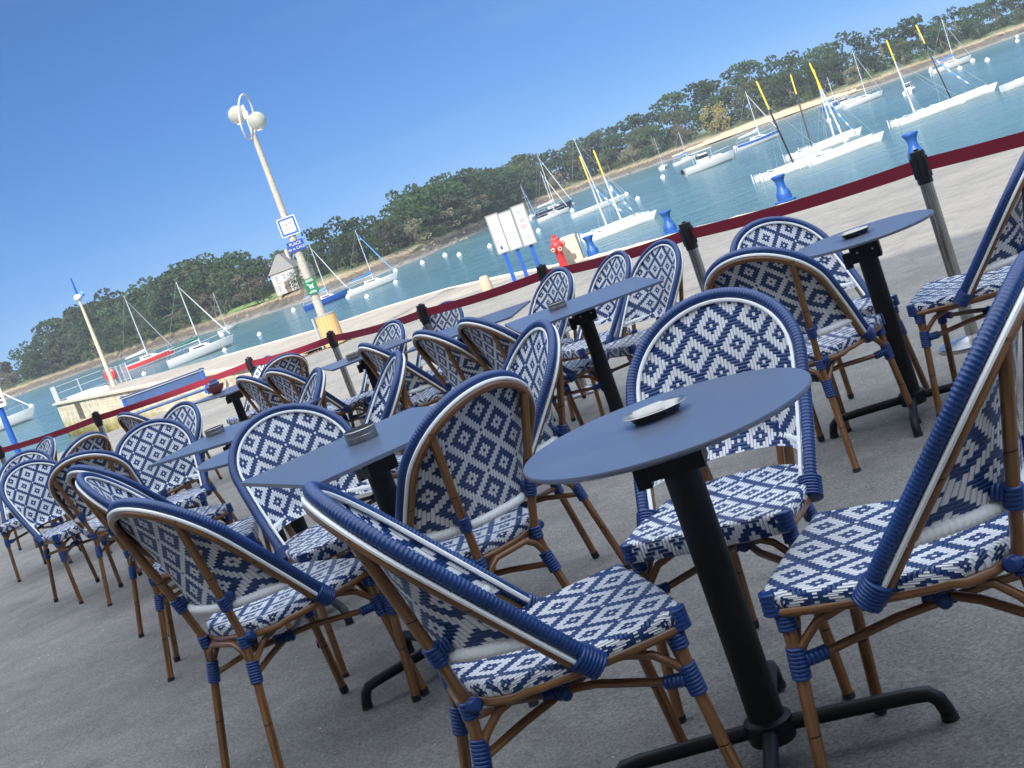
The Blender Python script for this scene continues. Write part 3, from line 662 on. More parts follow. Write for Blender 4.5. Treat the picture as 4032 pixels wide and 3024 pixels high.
def motorboat(x,y,L,hd,label,cab='open',F=None):
    o=empty('motorboat',(x,y,WZ),hd); tag(o,label,'boat','motorboats moored in the channel'); B=L*.38; F=F or L*.14
    h=hull_mesh(L,B,F,trans=.85).build('hull',M['gel'],o,smooth=45)
    c=MB(); c.box((-L*.08,0,F+L*.085),(L*.22,B*.55,L*.19),taper=.85); co=c.build('wheelhouse',M['gel'],o)
    g=MB(); g.box((-L*.08,0,F+L*.12),(L*.205,B*.57,L*.06)); g.build('window',M['glass_dark'],co)
    r=MB(); r.box((-L*.08,0,F+L*.235),(L*.42,B*.7,.06)); 
    r.build('cabin_roof',M['white_paint'],o)
    for sx in (-.24,.10):
        for sy in (-.28,.28): p=MB(); p.tube([(L*sx,B*sy,F),(L*sx,B*sy,F+L*.232)],.02,5); p.build('roof_post',M['white_paint'],o)
    f=MB(); f.box((L*.2,0,F+L*.03),(L*.25,B*.45,L*.06),taper=.7); f.build('foredeck_hatch',M['gel'],o)
    r=MB()
    for s in (1,-1): r.tube([(-L*.05,s*B*.45,F*1.6),(L*.2,s*B*.42,F*1.8),(L*.5,0,F*2.0)],.015,4)
    r.build('guard_rail',M['wire'],o)
    m_=MB(); m_.box((-L*.54,0,F*.7),(.35,.35,.55),taper=.75); m_.build('outboard_motor',M['plastic_black'],o)
    return o
motorboat(29.9,150.1,5.9,R(5),'white motorboat with flat cabin roof, right of the tiny lone sailboat')
motorboat(68.0,216.4,4.4,R(4),'white motorboat with raised canopy, moored left of the long white sailboat')
motorboat(56.7,155.8,3.6,R(60),'little white cabin motorboat seen bow on beside a yellow float mast')
def catamaran(x,y,L,hd,mx,mh,label,mastm='alu',fl=.38,lean=0,cover=True,strip=False,my=0):
    o=empty('catamaran',(x,y,WZ),hd); tag(o,label,'boat','white beach catamarans with yellow mast floats')
    for s in (-1,1):
        h=hull_mesh(L,.42,.42,keel=.12,trans=.75); h.v=[(a,b+s*.95,c) for a,b,c in h.v]; h.build('hull',M['gel'],o,smooth=45)
    t=MB(); t.box((-L*.06,0,.44),(L*.42,1.75,.03)); t.build('trampoline',M['white_paint'] if cover else M['plastic_black'],o)
    for bx in (-L*.27,L*.15): b=MB(); b.tube([(bx,-1,.46),(bx,1,.46)],.05,6); b.build('cross_beam',M['alu'],o)
    m_=MB(); m_.tube([(mx,my,.4),(mx+lean*.5,my,.4+(mh-.4)*.5),(mx+lean,my,mh)],[.065,.06,.04],8); mo=m_.build('mast',M[mastm],o,smooth=True)
    f=MB(); a=Vector((mx,my,.4));c=Vector((mx+lean,my,mh)); p=lambda k:a.lerp(c,k); f.tube([p(1-fl),p(1-fl+.03),p(.985),p(1.01)],[.035,.060,.060,.035],8); f.build('mast_float',M['yellow'],mo,smooth=True)
    st=MB(); hd_=p(.72)
    st.tube([(L*.47,-.95,.5),hd_],.009,4); st.tube([(L*.47,.95,.5),hd_],.009,4); st.tube([(-L*.12,-.95,.5),hd_],.009,4); st.tube([(-L*.12,.95,.5),hd_],.009,4); st.build('rigging',M['wire'],o)
    r=MB()
    for s in (-1,1): r.box((-L*.53,s*.95,.25),(.06,.05,.7)); 
    r.tube([(-L*.5,-.9,.5),(-L*.5,.9,.5)],.02,5); r.build('rudder',M['white_paint'],o)
    if strip:
        s_=MB(); a=p(.60);e=Vector((L*.32,.3,.9)); s_.tube([a,a.lerp(e,.5)+Vector((0,0,-.15)),e],[.03,.05,.03],6); s_.build('furled_jib',M['paleblue'],o,smooth=True)
        k=MB()
        for q in (.15,.4,.65,.85):
            c0=a.lerp(e,q)+Vector((0,0,-.15*(1-abs(q-.5)*2))); c1=a.lerp(e,q+.08)+Vector((0,0,-.15*(1-abs(q+.08-.5)*2))); k.tube([c0,c1],.06,6)
        k.build('sail_tie',M['white_paint'],o)
    return o
catamaran(10.0,84.9,4.3,R(6),.38,5.45,'front catamaran of the left pair, its white mast topped by a yellow float',lean=-.24,strip=True)
catamaran(9.9,88.5,4.0,R(3),-.15,5.45,'rear catamaran of the left pair, partly behind the front one',lean=-.2,strip=True)
catamaran(21.3,82.4,4.3,R(3),.28,6.0,'catamaran with black mast and yellow float behind the blue bollard',mastm='carbon',lean=-.64,fl=.36)
catamaran(24.0,80.4,4.5,R(3),.55,5.9,'catamaran with stout white mast leaning into the crossed yellow floats',lean=-.67,fl=.33,strip=True)
catamaran(27.1,96.2,4.2,R(3),-.22,5.9,'catamaran with black mast behind the bollard group, furthest left of the rear pair',mastm='carbon',lean=.1,fl=.28)
catamaran(28.9,98.6,4.0,R(5),.5,5.7,'rear catamaran whose yellow float crosses behind the stout white mast',lean=.05,fl=.32,strip=True)
catamaran(33.4,90.0,4.6,R(-2),-.75,5.8,'catamaran with white mast in the upper right pair',lean=-.38,fl=.3)
catamaran(36.1,91.6,4.9,R(-1),-.15,6.1,'catamaran with black mast and blue sail strip in the upper right pair',mastm='carbon',lean=-.82,fl=.26,strip=True)
o=empty('dinghy',(38.6,85.6,WZ),R(4)); tag(o,'white hull cut off by the right edge of the picture','boat'); hull_mesh(3.2,1.2,.4).build('hull',M['gel'],o,smooth=45); t_=MB(); t_.box((-.2,0,.42),(.3,1.0,.05)); t_.build('thwart',M['white_paint'],o)
BU=[(21.1,159.7),(18.1,129.9),(29.1,178.5),(26.7,218.4),(19.4,214.2),(15.5,174.6),(-6.2,187.4),(-2.7,183.4),(-.7,160),(3,150.7),(8.4,141.9),(-22.7,133.8),(-25.2,182),(-10.8,197.9),(-8.2,142.5),(-10.7,130.4),(-16.2,174.8),(-14.6,152.6),(131.6,289.2),(107.5,236.7),(75.9,177.4),(85.7,205.5),(75.4,185.8),(104.6,272.2),(-62.1,176),(-57.6,156),(-37.2,189.1),(-24.8,124.7),(-37,140.5),(48.4,162.5)]
BL=['right of the long bare racing sailboat, the smaller of two','right of the long bare racing sailboat, the larger of two','below the tiny lone sailboat','behind the pair of catamarans with yellow floats','close to the bow of the dark hulled sailboat','just in front of the dark hulled sailboat bow','left one of the lone row left of the information board','middle one of the lone row left of the information board','right one of the lone row left of the information board','touching the left edge of the information board','between the information board and the pair of catamarans','in open water left of the litter bin','at the green sign foot on the street lamp, upper one','above the bow of the sailboat with blue sail cover','just right of the bow of the sailboat with blue sail cover','under the hull of the sailboat with blue sail cover','between the blue hulled and the blue covered sailboats, upper one','between the blue hulled and the blue covered sailboats, lower one','upper one of two by the right edge','lower one of two by the right edge','larger one at the right of the blue boom cover sailboat','near the bow of the blue boom cover sailboat','below the blue boom cover sailboat','above the stern of the blue boom cover sailboat','left of the jetty end railing','beside the hull at the far left edge','by the tiny sailboat left of the house','by the bow of the green covered sailboat','below the red striped sailboat','behind the crossed yellow mast floats']
bp=None
for (x,y),t in zip(BU,BL):
    if bp is None:
        b=MB(); b.lathe([(0,-.18),(.16,-.12),(.25,0),(.23,.13),(.13,.24),(.05,.28),(.05,.34),(0,.35)],n=14); o=b.build('mooring_buoy',M['buoy'],smooth=True); bp=o
    else: o=bp.copy(); COL.objects.link(o)
    o.location=(x,y,WZ+.06); k=min(1.6,y/125); o.scale=(k,k,k); tag(o,'white mooring buoy '+t,'buoy','white mooring buoys')

# ------------------------------------------------------------------ quay furniture
def gq(x,y): return max(gz(x,y),-.9) if (y>38) else gz(x,y)
bpts=[(8.18,23.1,'rightmost blue bollard, behind the tall steel barrier post'),(6.45,26.1,'blue bollard below the catamarans with crossed yellow floats'),(4.72,30.3,'blue bollard between the stone block and the barrier post cap'),(3.1,33.2,'blue bollard right beside the pale stone block')]
b0=None
for (x,y,l) in bpts:
    if b0 is None:
        b0=empty('mooring_bollard'); b=MB(); b.lathe([(.185,0),(.185,.16),(.175,.19),(.140,.24),(.112,.32),(.104,.38),(.112,.44),(.140,.50),(.172,.535),(.178,.56),(.172,.578),(.12,.585),(.06,.575),(0,.572)],n=24); b.build('post',M['bollard'],b0,smooth=True)
        b=MB(); b.lathe([(.27,-.02),(.27,.02),(.21,.035),(.19,.04)],n=24); b.build('base_plate',M['bollard'],b0,smooth=True); o=b0
    else: o=copy_tree(b0)
    k=.92
    o.location=(x,y,gq(x,y)+.01); o.scale=(k*.88,k*.88,k); tag(o,l,'bollard','blue iron mooring bollards on the quay edge')
# hydrant
h=empty('fire_hydrant',(2.24,32.6,gq(2.24,32.6)),R(10)); tag(h,'red fire hydrant with two side outlets next to the pale stone block','hydrant')
b=MB(); b.lathe([(.16,0),(.16,.03),(.10,.05),(.095,.42),(.13,.46),(.155,.54),(.155,.62),(.12,.68),(.10,.70),(.11,.74),(.07,.80),(0,.81)],n=20); b.build('body',M['red'],h,smooth=True)
for s,dx,dy,zz in ((-1,-.75,-.6,.52),(1,.75,-.6,.60),(0,0,-1,.50)):
    b=MB(); dd=Vector((dx,dy,0)).normalized(); c=Vector((0,0,zz)); b.tube([c,c+dd*.14,c+dd*.20],[.06,.06,.075],14); oo=b.build('outlet',M['red'],h,smooth=True)
    b=MB(); b.tube([c+dd*.195,c+dd*.215],[.055,.05],14); oc=b.build('outlet_cap',M['cream'],oo,smooth=True)
    b=MB(); b.tube([c+dd*.214,c+dd*.225],[.024,.02],10); b.build('cap_nut',M['plastic_black'],oo)
b=MB(); b.lathe([(.05,.80),(.05,.87),(0,.88)],n=8); b.build('valve_stem',M['red'],h)
# stone block and stub
k=empty('stone_block',(2.62,33.3,gq(2.6,33.3)),R(-12)); tag(k,'pale upright stone block between the red hydrant and a blue bollard','block')
b=MB(); b.box((0,0,.33),(.46,.40,.70),taper=.9); b.box((0,0,.70),(.40,.34,.05),taper=.86); b.build('block',M['cream'],k)
k=empty('stone_stub',(.24,33.6,gq(.24,33.6))); tag(k,'short rounded beige stone bollard left of the information board','bollard')
b=MB(); b.lathe([(.15,0),(.155,.15),(.145,.32),(.115,.44),(.09,.475),(0,.48)],n=18); b.build('stone',mat('pink_beige_stone',(.55,.42,.30),.85,noise=(7,(.48,.37,.26),5)),k,smooth=True)
# information board
ib=empty('information_board',(1.31,33,-.75)); tag(ib,'white three panel information board on blue square posts','sign')
pan=[(.95,.335,1.13,.10,0),(1.28,.355,1.09,.085,.05),(1.645,.36,1.135,.07,.0)]
for i,(cx,w,zt,zb,dy) in enumerate(pan):
    x=cx-1.31; f=MB(); H=zt-zb; zc=(zt+zb)/2+.75; y=-.02*i
    for s in (-1,1): f.box((x+s*(w/2-.012),y,zc),(.024,.07,H))
    for s in (-1,1): f.box((x,y,zc+s*(H/2-.014)),(w-.05,.066,.028))
    pa=f.build('panel_frame',M['frame_grey'],ib)
    s=MB(); s.box((x,y-.012,zc),(w-.05,.03,H-.056)); s.build('poster',M['poster'],pa)
    def pr(nm,px,pz,pw,ph,m): 
        q=MB(); q.box((x+px,y-.029,zc+pz),(pw,.003,ph)); q.build(nm,M[m],pa)
    if i==0:
        pr('printed_text',0,.40,.2,.008,'print_grey')
        for r_ in range(5): pr('printed_text',-.06,-.16-.022*r_,.07,.007,'print_grey')
        for r_ in range(3): pr('printed_text',.06,-.0-.05*r_,.03,.02,'print_pale')
        pr('printed_logo',-.02,-.37,.05,.08,'blue_sign')
        for r_ in range(4): pr('printed_text',.0,-.25-.022*r_,.06,.006,'print_grey')
    if i==1:
        pr('printed_map',0,.02,.29,.84,'print_pale'); q=MB(); q.box((x+.03,y-.032,zc-.12),(.09,.002,.24)); q.build('map_water',M['print_blue'],pa)
        q=MB(); q.box((x+.0,y-.032,zc+.30),(.12,.002,.02)); q.build('map_title',M['print_blue'],pa)
        q=MB(); q.box((x-.02,y-.032,zc+.06),(.07,.002,.03)); q.build('map_mark',M['print_red'],pa)
    if i==2:
        pr('printed_logo',-.06,.36,.04,.05,'print_grey')
        for r_ in range(4): pr('printed_text',-.01,.37-.03*r_,.08,.01,'print_grey')
        for c_ in (-.05,.0,.05):
            pr('printed_picture',c_,.12,.03,.10,'print_red'); pr('printed_picture',c_,-.04,.035,.10,'print_red')
        for r_ in range(4): pr('printed_text',.02,-.28-.025*r_,.1,.011,'print_grey')
    l=MB(); l.box((x+.01,.06,(zb+.75)/2+.05),(.1,.1,zb+.75+.12)); l.build('post',M['blue_paint'],ib)
# street lamp with signs
sl=empty('street_lamp',(-4.33,36.3,-.82)); tag(sl,'tall concrete street lamp with twin globes carrying three signs','street lamp')
b=MB(); b.tube([(0,0,-.05),(0,0,3),(-.0,0,6.2)],[.135,.105,.075],16); b.build('pole',M['concrete_pole'],sl,smooth=True)
b=MB(); b.tube([(0,0,6.2),(0,0,7.0)],.045,10); b.box((0,0,6.72),(.14,.14,.2)); b.build('pole_top',M['white_paint'],sl)
b=MB(); th=R(38); b.tube([(.13*cos(a)+.13*sin(a),.5*cos(a),6.66+.6*sin(a)) for a in [2*pi*i/40 for i in range(40)]],.026,8,closed=True); b.build('ring',M['white_paint'],sl,smooth=True)
for s,c in ((-1,(-.24,.1,6.82)),(1,(.24,-.12,6.46))):
    g=MB(); g.lathe([(0,-.25),(.1,-.23),(.19,-.16),(.245,-.05),(.25,.03),(.22,.13),(.15,.2),(.06,.245),(0,.25)],c=c,n=24); go=g.build('globe',M['globe'],sl,smooth=True)
    b=MB(); b.tube([(0,0,6.7),(c[0]*.6,c[1]*.6,c[2]-.2),(c[0],c[1],c[2]-.25)],.022,6); b.lathe([(.09,-.27),(.09,-.23),(0,-.22)],c=c,n=12); b.build('bracket',M['white_paint'],sl)
    b=MB(); b.lathe([(0,-.1),(.04,-.08),(.05,.02),(.03,.08),(0,.09)],c=c,n=10); b.build('bulb',M['white_paint'],go,smooth=True)
def rrect(w,h,r,n=5):
    P=[]
    for cx,cz,a0 in ((w/2-r,h/2-r,0),(-w/2+r,h/2-r,90),(-w/2+r,-h/2+r,180),(w/2-r,-h/2+r,270)):
        for i in range(n+1): a=R(a0+90*i/n); P.append((cx+r*cos(a),cz+r*sin(a)))
    return P
def plate(name,w,h,r,y0,y1,c,m,parent,rz=0):
    b=MB(); P=rrect(w,h,r); n=len(P)
    vs=[(x,y0,z) for x,z in P]+[(x,y1,z) for x,z in P]
    b.add(vs,[tuple(range(n)),tuple(range(2*n-1,n-1,-1))]+[(i,n+i,n+(i+1)%n,(i+1)%n) for i in range(n)])
    o=b.build(name,m,parent); o.location=c; o.rotation_euler=(0,0,rz); return o
z0=.82
s1=plate('sign_plate',.53,.53,.05,-.02,0,(.01,-.12,2.69+z0),M['white_paint'],sl)
plate('sign_border',.47,.47,.02,-.024,-.018,(0,0,0),M['sign_blue2'],s1); plate('sign_face',.37,.37,.01,-.028,-.022,(0,0,0),M['white_paint'],s1)
text_part('sign_lettering','Baignade',.085,M['text_dark'],s1,(0,-.03,.065),(R(90),0,0),.001); text_part('sign_lettering','interdite',.085,M['text_dark'],s1,(0,-.03,-.055),(R(90),0,0),.001)
s2=plate('street_name_plate',.48,.29,.03,-.02,0,(.02,-.125,2.12+z0),M['blue_sign'],sl)
text_part('sign_lettering','PLACE',.12,M['white_paint'],s2,(0,-.024,.062),(R(90),0,0),.001); text_part('sign_lettering','de la CALE',.105,M['white_paint'],s2,(0,-.024,-.062),(R(90),0,0),.001)
s3=plate('green_notice',.33,.46,.01,-.02,0,(.02,-.14,.94+z0),M['green_sign'],sl)
for i,(w,zz) in enumerate(((.2,.19),(.24,.165),(.22,.14),(.14,-.13),(.20,-.155),(.22,-.18))): plate('notice_lettering',w,.011,.002,-.024,-.019,(0,0,zz),M['white_paint'],s3)
b=MB()   # dog pictogram
for (x,z,w,h,a) in ((-.0,.02,.11,.05,0),(-.06,.05,.035,.06,20),(-.08,.075,.05,.03,0),(.065,.05,.015,.05,-20),(-.04,-.035,.018,.07,8),(.035,-.035,.018,.07,-8),(-.015,-.03,.018,.06,0),(.055,-.04,.018,.06,10)):
    a=R(a); P=[(x+u*w/2*cos(a)-v*h/2*sin(a),z+u*w/2*sin(a)+v*h/2*cos(a)) for u,v in ((-1,-1),(1,-1),(1,1),(-1,1))]
    b.add([(p[0],-.0245,p[1]) for p in P],[(0,1,2,3)])
b.build('dog_pictogram',M['white_paint'],s3)
for z in (2.9,2.45,2.2,2.0,1.1,.8):
    b=MB(); b.lathe([(.13,-.01),(.13,.01)],c=(0,0,z+z0),n=14); b.build('clamp_band',M['galv'],sl)
# litter bin
lb=empty('litter_bin',(-4.18,35.6,gq(-4.2,35.6)),R(0)); tag(lb,'round litter bin clad in varnished wooden slats at the street lamp foot','bin')
for i in range(20):
    a=2*pi*i/20; b=MB(); b.box((.275*cos(a),.275*sin(a),.47),(.028,.082,.86),a); b.build('slat',M['wood_slat'],lb)
b=MB(); b.lathe([(.255,.02),(.255,.9),(.245,.9),(.245,.06),(0,.06)],n=24); b.build('liner',M['grey_metal'],lb,smooth=True)
b=MB(); b.lathe([(.245,.885),(.30,.885),(.30,.91),(.245,.91)],n=28); b.build('rim',M['grey_metal'],lb,smooth=True)
b=MB(); b.box((-.36,.02,.42),(.05,.14,.96)); b.build('support_post',M['galv'],lb)
# debris line by the lamp foot (dry seaweed)
b=MB(); rnd=random.Random(3)
for i in range(420):
    t=rnd.random(); x=-5.6+3.3*t+rnd.gauss(0,.12); y=35.0+1.5*t+rnd.gauss(0,.09)*(1+t); s=rnd.uniform(.02,.07); z=gq(x,y); a=rnd.uniform(0,3.1)
    b.add([(x-s*cos(a),y-s*sin(a),z),(x+s*cos(a),y+s*sin(a),z+.01),(x+s*.3,y+s*.4,z+rnd.uniform(.01,.06))],[(0,1,2)])
tag(b.build('seaweed_litter',mat('dry_weed',(.16,.10,.06),.9)),'brown line of dry seaweed on the ground by the bin','seaweed',kind='stuff')
# jetty lamp
jl=empty('jetty_lamp',(-20.75,72.0,-.9)); tag(jl,'leaning slim lamp post at the jetty head with blue rod on top','street lamp')
b=MB(); b.tube([(0,0,0),(0,0,2.6),(0,0,5.05)],[.13,.11,.07],12); b.build('pole',mat('ochre_pole',(.60,.51,.36),.8,noise=(5,(.52,.45,.34),4)),jl,smooth=True)
b=MB(); b.lathe([(.12,5.05),(.22,5.12),(.24,5.25),(.15,5.38),(0,5.4)],n=14); b.build('lamp_head',M['white_paint'],jl,smooth=True)
b=MB(); b.tube([(.2,0,5.3),(.32,.1,5.34)],[.16,.13],12); b.build('lantern',M['paleblue'],jl,smooth=True)
b=MB(); b.tube([(.02,0,5.38),(.02,0,6.35)],[.07,.035],8); b.build('blue_rod',M['blue_paint'],jl)
# jetty head concrete block, railing, red life ring case
jb=empty('concrete_block',(-21.6,71.0,-.92),atan2(dv.y,dv.x)); tag(jb,'white concrete ledge overhanging the jetty wall near its lamp post','ledge')
b=MB(); b.box((1.4,.1,-.02),(5.6,1.3,.55)); b.build('ledge',mat('pale_concrete',(.62,.61,.58),.8,noise=(2,(.54,.53,.5),4)),jb)
b=MB(); b.box((1.6,.45,-.62),(1.6,.7,.9)); b.build('recess',mat('dark_stone',(.12,.10,.08),.9,noise=(3,(.08,.07,.05),4)),jb)
jr=empty('jetty_railing',(-24,76,-.9)); tag(jr,'grey metal railing with mesh bays along the jetty head','railing')
RP=[(-25.4,77.5),(-23.9,78.2)]; e0=Vector((-25.9,77.9)); e1=Vector((-19.0,72.0)); far=[Vector((-25.6,78.2)),Vector((-23.4,78.9)),Vector((-22.6,76.4)),Vector((-19.6,70.9))]
# run seen from the terrace: from the jetty end back towards the lamp along the far edge
run=[Vector((-25.9,77.9)),Vector((-23.2,79.2)),Vector((-22.4,76.6)),Vector((-19.5,71.2))]
for i,(a,b2) in enumerate(zip(run[:-1],run[1:])):
    L=(b2-a).length; kk=max(1,int(L/1.1))
    rr=MB(); 
    for z in (.95,.12,.55): rr.tube([(a.x+24,a.y-76,z),(b2.x+24,b2.y-76,z)],.022,6)
    rr.build('rail',M['galv'],jr)
    for q in range(kk+1):
        p=a.lerp(b2,q/kk); pb=MB(); pb.box((p.x+24,p.y-76,.5),(.06,.06,1.02) if not (i==0 and q==0) else (.30,.10,1.05)); pb.build('post',M['galv'],jr)
    if i==2:
        for q in range(kk):
            p=a.lerp(b2,(q+.05)/kk);p2=a.lerp(b2,(q+.95)/kk); ms=MB()
            for t in range(9):
                s=p.lerp(p2,t/8); ms.tube([(s.x+24,s.y-76,.12),(s.x+24,s.y-76,.95)],.012,4)
            ms.build('bars',M['galv'],jr)
lc=empty('life_ring_case',(-21.15,73.5,-.9),R(-20)); tag(lc,'red life ring case hanging on the jetty railing','life ring case')
b=MB(); b.lathe([(.30,-.09),(.36,-.05),(.36,.05),(.30,.09)],n=20); b.v=[(x,z,y*1.0+.62) for x,y,z in b.v]; b.build('case',M['red'],lc,smooth=True); b=MB(); b.box((0,.1,.3),(.08,.05,.6)); b.build('stand',M['red'],lc)
# blue gangway beam beside the jetty
bb=empty('blue_gangway',(-11.4,45,-.62)); tag(bb,'long faded blue steel gangway beam standing along the slipway','gangway')
rz_=R(0)
b=MB(); b.box((0,0,-.14),(3.0,.10,.34)); b.build('side_panel',M['beam_blue'],bb)
b=MB(); b.box((0,-.02,.05),(3.06,.16,.05)); b.build('top_rail',M['blue_paint'] if False else M['grey_metal'],bb)
b=MB(); b.box((0,-.0,-.02+.10),(3.06,.2,.04)); b.build('capping',M['beam_blue'],bb)
b=MB(); b.tube([(-1.45,0,-.60),(1.35,0,-.62)],.055,10); b.build('lower_tube',M['beam_blue'],bb,smooth=True)
for sx in (-1.45,1.42):
    b=MB(); b.box((sx,0,-.35),(.10,.14,.95)); b.box((sx,0,-.70),(.22,.3,.14)); b.build('end_post',M['blue_paint'],bb)
# blue sign pole at far left
bs=empty('sign_post',(-7.14,19,-1.6)); tag(bs,'blue post with white sign at the left edge of the picture','sign')
b=MB(); b.tube([(0,0,0),(0,0,2.75)],.045,12); b.build('post',M['blue_paint'],bs,smooth=True)
sp_=plate('sign_plate',.42,.42,.04,-.02,0,(-.05,-.05,2.80),M['white_paint'],bs,R(-10))
for i in range(3): plate('lettering',.14,.03,.004,-.025,-.02,(.1,0,-.02-.06*i),M['text_dark'],sp_)

# ------------------------------------------------------------------ belt barrier
SP=[(3.28,4.29),(2.14,6.03),(1.24,7.42),(.47,9.07),(-.46,10.02),(-1.41,11.89),(-2.43,13.18),(-4.16,13.43),(-5.6,14.4)]
SLB=['steel barrier post just outside the right edge','nearest steel barrier post, right of the upper round table','second steel barrier post, left of the upper right chairs','steel barrier post in front of the information board','steel barrier post between the bin and the hydrant, left of centre','steel barrier post in front of the litter bin','steel barrier post above the left chair cluster','steel barrier post in front of the jetty wall','steel barrier post beyond the left edge of the picture']
s0=None
for i,(x,y) in enumerate(SP):
    if s0 is None:
        s0=empty('barrier_post'); b=MB(); b.tube([(0,0,.03),(0,0,.86)],.031,20); b.build('tube',M['steel'],s0,smooth=True)
        b=MB(); b.lathe([(.165,0),(.17,.012),(.165,.022),(.10,.034),(.04,.046),(.032,.05)],n=32); b.build('base',M['steel'],s0,smooth=True)
        b=MB(); b.lathe([(.036,.80),(.036,.945),(.033,.955),(.012,.958),(.012,.965),(0,.965)],n=18)
        for a in (0,90,180,270):
            b.box((.035*cos(R(a)),.035*sin(R(a)),.878),(.010,.030,.10),R(a))
        ho=b.build('belt_housing',M['plastic_black'],s0,smooth=True); o=s0
    else: o=copy_tree(s0)
    o.location=(x,y,gz(x,y)); 
    if i+1<len(SP): o.rotation_euler=(0,0,atan2(SP[i+1][1]-y,SP[i+1][0]-x)+R(0))
    tag(o,SLB[i],'barrier post','steel belt barrier posts round the terrace')
BLB=['burgundy belt running out of the right edge','burgundy belt between the two nearest steel posts on the right','burgundy belt crossing in front of the red hydrant','burgundy belt left of the hydrant post','burgundy belt between the post left of centre and the bin post','burgundy belt left of the litter bin post','burgundy belt crossing the blue gangway','burgundy belt running out of the left edge over the water']
for i,(a,b2) in enumerate(zip(SP[:-1],SP[1:])):
    A3=Vector((a[0],a[1],gz(*a)+.885)); B3=Vector((b2[0],b2[1],gz(*b2)+.885)); d=(B3-A3); e=d.normalized(); A3+=e*.045;B3-=e*.045
    mb=MB(); n=14; vs=[];hh=.031
    nn=Vector((-e.y,e.x,0)).normalized()*.0012
    for k in range(n+1):
        t=k/n; p=A3.lerp(B3,t); p.z-=.02*4*t*(1-t)*min(1,d.length/2); tw=sin(t*pi)*.12
        for sgn in (1,-1):
            for off in (nn,-nn): q=p+Vector((nn.x*8*tw*sgn,nn.y*8*tw*sgn,hh*sgn))+off; vs.append(q)
    fs=[]
    for k in range(n):
        o0,o1=4*k,4*k+4
        fs+= [(o0,o1,o1+2,o0+2),(o0+3,o1+3,o1+1,o0+1),(o0+1,o1+1,o1,o0),(o0+2,o1+2,o1+3,o0+3)]
    mb.add(vs,fs); tag(mb.build('barrier_belt',M['belt'],smooth=True),BLB[i],'barrier belt','burgundy barrier belts')

# ------------------------------------------------------------------ chair
AY0,AZ0,AY1,AZ1,AR,AW=.040,.428,-.330,.8857,.2269,.210
AL=hypot(AY1-AY0,AZ1-AZ0); EY,EZ=(AY1-AY0)/AL,(AZ1-AZ0)/AL; NY,NZ=EZ,-EY     # slope and front normal
def arch2d(inset=0,n=40,s0=0.0):
    Ls=AL-AR; pts=[]; m=18
    for i in range(m):
        t=i/m; pts.append((AW+(AR-AW)*sin(t*pi/2)-inset,s0+(Ls-s0)*t))
    for i in range(n+1):
        a=pi/2*i/n; pts.append(((AR-inset)*cos(a),Ls+(AR-inset)*sin(a)))
    return pts+[(-x,s) for x,s in pts[-2::-1]]
def to3(p,off=0): x,s=p; return Vector((x,AY0+EY*s+NY*off,AZ0+EZ*s+NZ*off))
def dens(P,step):
    out=[];acc=0
    L=[0]
    for a,b in zip(P[:-1],P[1:]): L.append(L[-1]+(b-a).length)
    n=max(2,int(L[-1]/step)); j=0
    for i in range(n+1):
        d=L[-1]*i/n
        while j<len(P)-2 and L[j+1]<d: j+=1
        t=(d-L[j])/max(1e-9,L[j+1]-L[j]); out.append(P[j].lerp(P[j+1],t))
    return out
def ridged(mb,P,r,pitch,depth=.12,n=10):
    Q=dens(P,pitch/3); R_=[r*(1-depth if i%3==0 else 1) for i in range(len(Q))]; mb.tube(Q,R_,n)
def wrap(mb,a,b,r,turns=5,bulge=.0026):
    turns=int(turns*1.4)
    a=Vector(a);b=Vector(b); Q=[];R_=[]; n=turns*4
    for i in range(n+1): Q.append(a.lerp(b,i/n)); R_.append((r+(0 if i%4==0 else bulge))*(.72 if i in (0,n) else 1))
    mb.tube(Q,R_,12)
PU,PV=.0085,.0108; SV=.0094
def halfw(s):
    Ls=AL-AR
    if s<=Ls: return AW+(AR-AW)*sin(max(0,s/Ls)*pi/2)
    return sqrt(max(0,AR**2-(s-Ls)**2))
SB=(.538-AZ0)/EZ
def bow(s): 
    t=max(0,(s-SB)/(AL-SB)); return .172*(1-t)**1.4
def panel_pt(u,s,off=0):
    w=max(0,halfw(s)-.006); x=w*u; y=AY0+EY*s-bow(s)*(1-abs(u)**3); z=AZ0+EZ*s
    return Vector((x,y+NY*(.004+off),z+NZ*(.004+off)))
